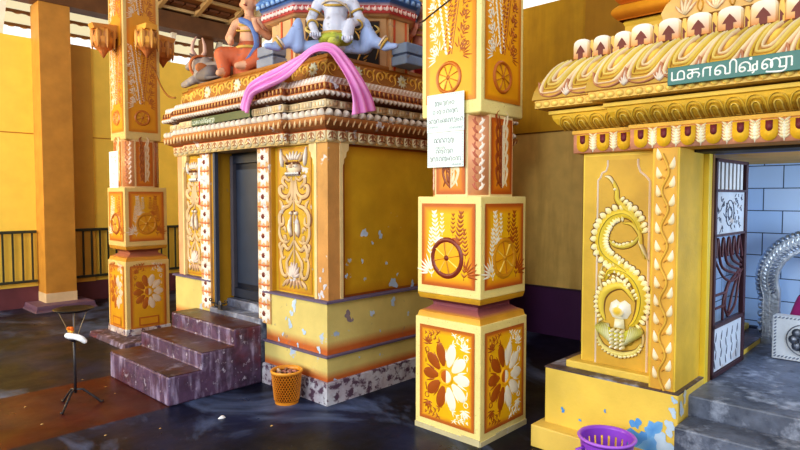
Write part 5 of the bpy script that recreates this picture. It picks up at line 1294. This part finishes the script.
for s in (-1, 1):
    mb = MB(); mb.tube([q(.22, s * .035, .31), q(.225, s * .07, .37), q(.215, s * .06, .44), q(.20, s * .03, .50)], [.024, .021, .016, .006], (216, 176, 160), 8); mb.build('horn', 'stonepaint', nb, smooth=True)
mb = MB(); mb.tube([q(.17, .12 * math.cos(t), .20 + .11 * math.sin(t)) for t in [i * 2 * PI / 16 for i in range(16)]], .014, (206, 120, 70), 6, closed=True); mb.build('garland', 'stonepaint', nb, smooth=True)
bead_('saddle_cloth', nb, q(-.06, -.12, .14), (.07, .02, .05), (206, 130, 80))
for s in (-1, 1): bead_('eye', nb, q(.27, s * .055, .285), .011, (40, 36, 36))
mb = MB(); mb.tube([q(-.31, 0, .14), q(-.34, -.02, .08), q(-.30, -.09, .03), q(-.22, -.16, .02)], [.014, .012, .012, .018], GD, 6); mb.build('tail', 'stonepaint', nb, smooth=True)

# ---- pink satin cloth thrown over the corner
cl = [(2.612, 4.145, 2.235, .055), (2.606, 4.10, 2.31, .045), (2.606, 4.03, 2.385, .050), (2.63, 3.90, 2.43, .060), (2.66, 3.70, 2.475, .062), (2.665, 3.50, 2.525, .060), (2.70, 3.355, 2.585, .058),
      (2.77, 3.285, 2.592, .060), (2.845, 3.245, 2.51, .062), (2.90, 3.215, 2.42, .070), (2.945, 3.195, 2.33, .085), (2.985, 3.19, 2.24, .11), (3.005, 3.19, 2.165, .125)]
mb = MB(); pts = [V(c[:3]) for c in cl]; wd = [c[3] for c in cl]; sm, sw = [], []
for i in range(len(pts) - 1):
    for k in range(6):
        t = k / 6; a, b, c, d = pts[max(i - 1, 0)], pts[i], pts[i + 1], pts[min(i + 2, len(pts) - 1)]
        sm.append(.5 * (2 * b + (c - a) * t + (2 * a - 5 * b + 4 * c - d) * t * t + (3 * b - a - 3 * c + d) * t ** 3)); sw.append(wd[i] * (1 - t) + wd[i + 1] * t)
sm.append(pts[-1]); sw.append(wd[-1])
n = len(sm); NW = 22; vs, fs, cs = [], [], []
for i, p in enumerate(sm):
    d = (sm[min(i + 1, n - 1)] - sm[max(i - 1, 0)]).normalized(); t = i / (n - 1)
    out = V((-1, 0, 0)).lerp(V((0, -1, 0)), min(1, max(0, (t - .42) / .16))) + V((0, 0, .9 * math.exp(-((t - .5) / .10) ** 2)))
    out = (out - d * out.dot(d)).normalized(); sd = d.cross(out)
    for k in range(NW + 1):
        u = k / NW * 2 - 1
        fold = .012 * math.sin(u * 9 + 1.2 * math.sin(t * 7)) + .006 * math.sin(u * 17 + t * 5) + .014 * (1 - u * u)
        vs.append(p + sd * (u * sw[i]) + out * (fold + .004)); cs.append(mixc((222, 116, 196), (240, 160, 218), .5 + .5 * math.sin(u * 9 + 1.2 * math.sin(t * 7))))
m = len(vs)
vs += [v - V((0, 0, 0)) for v in vs]
for i, p in enumerate(sm):
    d = (sm[min(i + 1, n - 1)] - sm[max(i - 1, 0)]).normalized()
for i in range(n - 1):
    for k in range(NW): a = i * (NW + 1) + k; fs.append((a, a + 1, a + NW + 2, a + NW + 1))
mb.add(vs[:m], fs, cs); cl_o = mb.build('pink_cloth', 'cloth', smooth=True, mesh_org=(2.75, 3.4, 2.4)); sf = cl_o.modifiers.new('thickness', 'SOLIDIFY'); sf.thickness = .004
tag(cl_o, 'long pink satin cloth thrown over the corner of the shrine cornice', 'cloth')

# ================================================================== LOOSE THINGS ON THE FLOOR
# orange woven-pattern waste bin
wb = thing('waste_bin', (2.60, 3.60, 0), 'orange lattice waste bin standing by the shrine plinth', 'bin')
bc = (2.625, 3.635, 0); OB = (214, 138, 40)
wb.location = (2.60, 3.60, 0); bc = (2.615, 3.605, 0)
wb.location = (2.635, 3.66, 0); bc = (2.635, 3.66, 0)
mb = MB(); H = .245; r0, r1 = .088, .112
mb.lathe(bc, [(r0 - .004, .004, OB), (r0, .0, OB), (r0 + .002, .02, OB), (r0 + .003, .024, (180, 106, 28))], 28, cap=True)
nr, nc = 11, 30
for j in range(nr):
    for i in range(nc):
        t0 = (j + .5) / nr; z = .03 + (H - .05) * t0; r = r0 + (r1 - r0) * z / H; a = 2 * PI * (i + .5 * (j % 2)) / nc
        c, s = math.cos(a), math.sin(a); u, nn = V((-s, c, 0)), V((c, s, 0)); f = Fr(V(bc) + nn * r + V((0, 0, z)), u, (0, 0, 1), nn)
        w, h = PI * r / nc * .98, (H - .05) / nr * .98
        mb.ring(f, 0, 0, w * .86, w * .5, .004, OB, n=8, ry=h * .62)
mb.build('lattice_side', 'plastic', wb)
mb = MB(); n = 28; vs, fs = [], []
mb.lathe(bc, [(r0 - .003, .02, (92, 50, 20)), (r1 - .012, H - .02, (120, 66, 24))], 24, cap=False); mb.build('inner_liner', 'plastic', wb)
mb = MB(); mb.lathe(bc, [(r1 - .006, H - .02, OB), (r1 + .004, H - .018, OB), (r1 + .010, H, (232, 160, 60)), (r1 + .004, H + .008, (236, 166, 66)), (r1 - .008, H + .004, OB), (r1 - .010, H - .02, OB)], 32, cap=False)
mb.build('rim', 'plastic', wb, smooth=True)
mb = MB(); rr = random.Random(11)
for i in range(26):
    a, r = rr.random() * 6.28, math.sqrt(rr.random()) * .085; c = V(bc) + V((r * math.cos(a), r * math.sin(a), H - .035 + rr.random() * .025))
    mb.sphere(c, (.018 + rr.random() * .014, .014, .010), rr.choice(((176, 120, 110), (150, 110, 90), (206, 180, 160), (120, 80, 60))), 7, 5, rot=Matrix.Rotation(rr.random() * 3, 3, 'Z'))
o = mb.build('rubbish', 'paper', mesh_org=(bc[0], bc[1], H - .04)); tag(o, 'crumpled dry flowers and paper filling the orange bin', 'rubbish', kind='stuff')

# purple slotted basket
pb = thing('purple_basket', (3.03, 1.335, 0), 'purple plastic basket with slotted sides in front of the yellow base', 'basket')
pc = (3.03, 1.335, 0); PP = (150, 78, 206); PD = (112, 52, 164)
H = .27; r0, r1 = .108, .140; ns = 22; mb = MB()
mb.lathe(pc, [(.02, .006, PD), (r0, .004, PP), (r0, .0, PP)], 30, cap=True)
def wall(z0, z1, skip):
    for i in range(ns):
        a0, a1 = 2 * PI * i / ns, 2 * PI * (i + 1) / ns
        if skip: a0 += .09; a1 -= .0
        R0, R1 = r0 + (r1 - r0) * z0 / H, r0 + (r1 - r0) * z1 / H; k = 3; vs, fs = [], []
        for q in range(k + 1):
            a = a0 + (a1 - a0) * q / k; c, s = math.cos(a), math.sin(a)
            for R, z, th in ((R0, z0, 0), (R1, z1, 0), (R1, z1, .004), (R0, z0, .004)): vs.append((pc[0] + (R - th) * c, pc[1] + (R - th) * s, z))
        for q in range(k):
            e = q * 4
            for p_ in range(4): fs.append((e + p_, e + (p_ + 1) % 4, e + 4 + (p_ + 1) % 4, e + 4 + p_))
        fs += [(0, 1, 2, 3), (4 * k + 3, 4 * k + 2, 4 * k + 1, 4 * k)]; mb.add(vs, fs, PP)
wall(0, .05, False); wall(.05, .125, True); wall(.125, .15, False); wall(.15, .225, True); wall(.225, H, False)
mb.build('slotted_side', 'plastic', pb)
mb = MB(); mb.lathe(pc, [(r1 - .008, H - .01, PP), (r1 + .004, H - .014, PP), (r1 + .013, H, (172, 104, 222)), (r1 + .006, H + .008, (180, 112, 230)), (r1 - .006, H + .004, PP), (r1 - .008, H - .01, PP)], 36, cap=False); mb.build('rim', 'plastic', pb, smooth=True)
hd = V(pc) + RT * -.140 + TW_ * .03
mb = MB(); mb.tube([hd + V((0, 0, .225)) + RT * .01, hd + V((0, 0, .215)) - RT * .028, hd + V((0, 0, .13)) - RT * .020, hd + V((0, 0, .12)) + RT * .012], .009, PP, 8); mb.build('handle', 'plastic', pb, smooth=True)

# iron lamp stand: tripod, pole, knot of cloth and flowers, thin wires up to a dark dish
ls = thing('lamp_stand', (1.51, 4.73, 0), 'thin iron tripod lamp stand carrying a shallow black dish', 'stand')
c = V((1.51, 4.73, 0)); IR = (56, 52, 58)
mb = MB(); mb.tube([c + V((0, 0, .10)), c + V((0, 0, .52))], .010, IR, 8); mb.build('pole', 'metal', ls, smooth=True)
for k in range(3):
    a = math.radians(222 + 120 * k); d = V((math.cos(a), math.sin(a), 0))
    mb = MB(); mb.tube([c + V((0, 0, .125)), c + d * .05 + V((0, 0, .12)), c + d * .13 + V((0, 0, .045)), c + d * .165 + V((0, 0, .008)), c + d * .185 + V((0, 0, .012))], .0085, IR, 7); mb.build('leg', 'metal', ls, smooth=True)
mb = MB(); mb.lathe(c + V((0, 0, .48)), [(.012, 0, IR), (.035, .02, IR), (.04, .035, IR), (.012, .05, IR)], 12); mb.build('collar', 'metal', ls, smooth=True)
for k in range(3):
    a = math.radians(15 + 120 * k); d = V((math.cos(a), math.sin(a), 0))
    mb = MB(); mb.tube([c + d * .02 + V((0, 0, .50)), c + d * .06 + V((0, 0, .60)), c + d * .115 + V((0, 0, .712))], .0028, (150, 130, 100), 5); mb.build('wire', 'metal', ls)
mb = MB(); mb.tube([c + V((0, 0, .52)), c + V((0, 0, .712))], .006, (120, 116, 120), 6); mb.build('wire', 'metal', ls)
mb = MB(); mb.lathe(c + V((0, 0, .705)), [(.02, 0, (26, 24, 28)), (.10, .004, (26, 24, 28)), (.138, .022, (30, 28, 32)), (.136, .026, (34, 32, 36)), (.09, .012, (20, 18, 22)), (.01, .010, (20, 18, 22))], 30); mb.build('dish', 'metal', ls, smooth=True)
mb = MB(); rr = random.Random(4)
pr = []
for k in range(7): pr.append((c + RT * (-.03 + .018 * k) + TW_ * (.03 + .01 * rr.random()) + V((0, 0, .535 - .0006 * k * k)), c + RT * (-.01 + .018 * k) + TW_ * .035 + V((0, 0, .525 - .0009 * k * k)), .022, .018, (238, 238, 244)))
kn = blob('white_cloth_knot', pr, .006, None, 'cloth')
kn.name = 'white_cloth_knot'; tag(kn, 'white cloth knotted around the lamp stand', 'cloth')
mb = MB()
for k in range(9):
    q_ = c + RT * (-.02 + .035 * rr.random()) + TW_ * (.035 + .012 * rr.random()) + V((0, 0, .560 + .04 * rr.random())); mb.sphere(q_, (.014, .014, .012), rr.choice(((236, 140, 30), (226, 110, 24), (246, 180, 60))), 8, 6)
o = mb.build('marigold_flowers', 'cloth', mesh_org=(1.51, 4.73, .56)); tag(o, 'orange marigold heads tucked above the white knot', 'flowers', kind='stuff')

# rope from the far pillar to the cornice, and wire around the near pillar
mb = MB(); A, B = V((2.95, 6.47, 2.93)), V((2.70, 5.50, 2.50)); pts = []
for i in range(25):
    t = i / 24; pts.append(A.lerp(B, t) + V((0, 0, -.16 * 4 * t * (1 - t) * .55)))
mb.tube(pts, .010, (160, 104, 44), 6); o = mb.build('rope', 'cloth', smooth=True, mesh_org=A); tag(o, 'brown rope sagging from the lotus-bracket pillar to the shrine cornice', 'rope')
mb = MB(); mb.tube([(2.992, 2.64, 2.700), (2.988, 2.60, 2.708), (2.986, 2.48, 2.755), (2.985, 2.36, 2.80), (2.985, 2.20, 2.83)], .0045, (60, 50, 44), 6); o = mb.build('cable', 'metal', smooth=True, mesh_org=(2.985, 2.4, 2.75)); tag(o, 'thin dark cable slanting across the top of the near pillar', 'cable')
# padlocked chain at the sill
ch = thing('door_chain', (2.76, 4.93, .60), 'dark padlock and chain lying on the sill of the dark doorway', 'chain')
for k in range(7):
    cc = V((2.775 + .006 * k, 5.03 - .035 * k, .60 - .05 * math.sin(k * .55) * (k < 6))); ax = RT if k % 2 else V((0, 0, 1)); mb = MB(); u = V((0, -1, 0))
    mb.tube([cc + u * (.022 * math.cos(t)) + ax * (.012 * math.sin(t)) for t in [i * 2 * PI / 12 for i in range(12)]], .005, (44, 40, 42), 5, closed=True); mb.build('link', 'metal', ch)
mb = MB(); mb.box(2.745, 2.765, 4.80, 4.85, .535, .58, (60, 56, 58)); mb.tube([(2.755, 4.81, .578), (2.755, 4.812, .605), (2.755, 4.825, .613), (2.755, 4.838, .605), (2.755, 4.84, .578)], .005, (120, 116, 118), 6); mb.build('padlock', 'metal', ch, bevel=.003)
# scraps on the floor
rr = random.Random(21)
def scrap(x, y, s, col, lab, grp=None):
    mb = MB(); n = 7; pts = [(s * (.6 + .5 * rr.random()) * math.cos(2 * PI * i / n), s * .6 * (.6 + .5 * rr.random()) * math.sin(2 * PI * i / n)) for i in range(n)]
    mb.dome(Fr((x, y, .001), (1, 0, 0), (0, 1, 0), (0, 0, 1)), pts, 0, s * .5, col); o = mb.build('paper_scrap' if col[2] > 150 else 'fallen_petal', 'paper', mesh_org=(x, y, 0)); tag(o, lab, 'litter', grp)
scrap(2.13, 3.72, .035, (226, 228, 236), 'small white paper scrap on the floor beside the purple steps')
for i in range(22):
    scrap(rr.uniform(1.2, 2.4), rr.uniform(4.3, 5.6) if i < 12 else rr.uniform(2.6, 4.0), rr.uniform(.007, .014), rr.choice(((190, 150, 90), (206, 170, 110), (180, 150, 140))), 'tiny pale flower petal scattered on the dark floor', 'flower petals on the floor')
# ================================================================== CAMERA AND LIGHT
cam = bpy.data.cameras.new('camera'); co = bpy.data.objects.new('camera', cam); COL.objects.link(co)
cam.sensor_width = 36; cam.lens = 36 * 594 / 800
yaw, pit = math.radians(43.3), math.radians(-2.7)
co.location = (0, 0, 1.55)
fw = V((math.cos(yaw) * math.cos(pit), math.sin(yaw) * math.cos(pit), math.sin(pit)))
co.rotation_euler = fw.to_track_quat('-Z', 'Y').to_euler()
cam.clip_start = .05; cam.clip_end = 100
SC.camera = co
w = bpy.data.worlds.new('sky'); SC.world = w; w.use_nodes = True
bg = w.node_tree.nodes['Background']; bg.inputs[0].default_value = (.95, .99, 1.0, 1); bg.inputs[1].default_value = 1.12
def area(name, loc, target, size, power, color=(1, 1, 1)):
    l = bpy.data.lights.new(name, 'AREA'); l.shape = 'RECTANGLE'; l.size, l.size_y = size; l.energy = power; l.color = color
    o = bpy.data.objects.new(name, l); COL.objects.link(o); o.location = loc
    o.rotation_euler = (V(target) - V(loc)).to_track_quat('-Z', 'Y').to_euler(); return o
area('daylight_from_open_side', (-4.5, 2.5, 3.4), (3, 3.5, 1.2), (5, 3), 330, (.95, 1, .98))
area('daylight_far_left', (-2.5, 8.3, 3.2), (2.5, 9.3, 2.6), (2.4, 2.4), 340, (1, .90, .66))
area('shrine_interior_fill', (4.25, -.25, 1.35), (4.9, .9, .9), (.7, .7), 19, (.66, .83, 1))  # added lamp out of view, brightens the tiled interior
SC.view_settings.view_transform = 'Standard'; SC.view_settings.look = 'Medium High Contrast'; SC.view_settings.exposure = 0
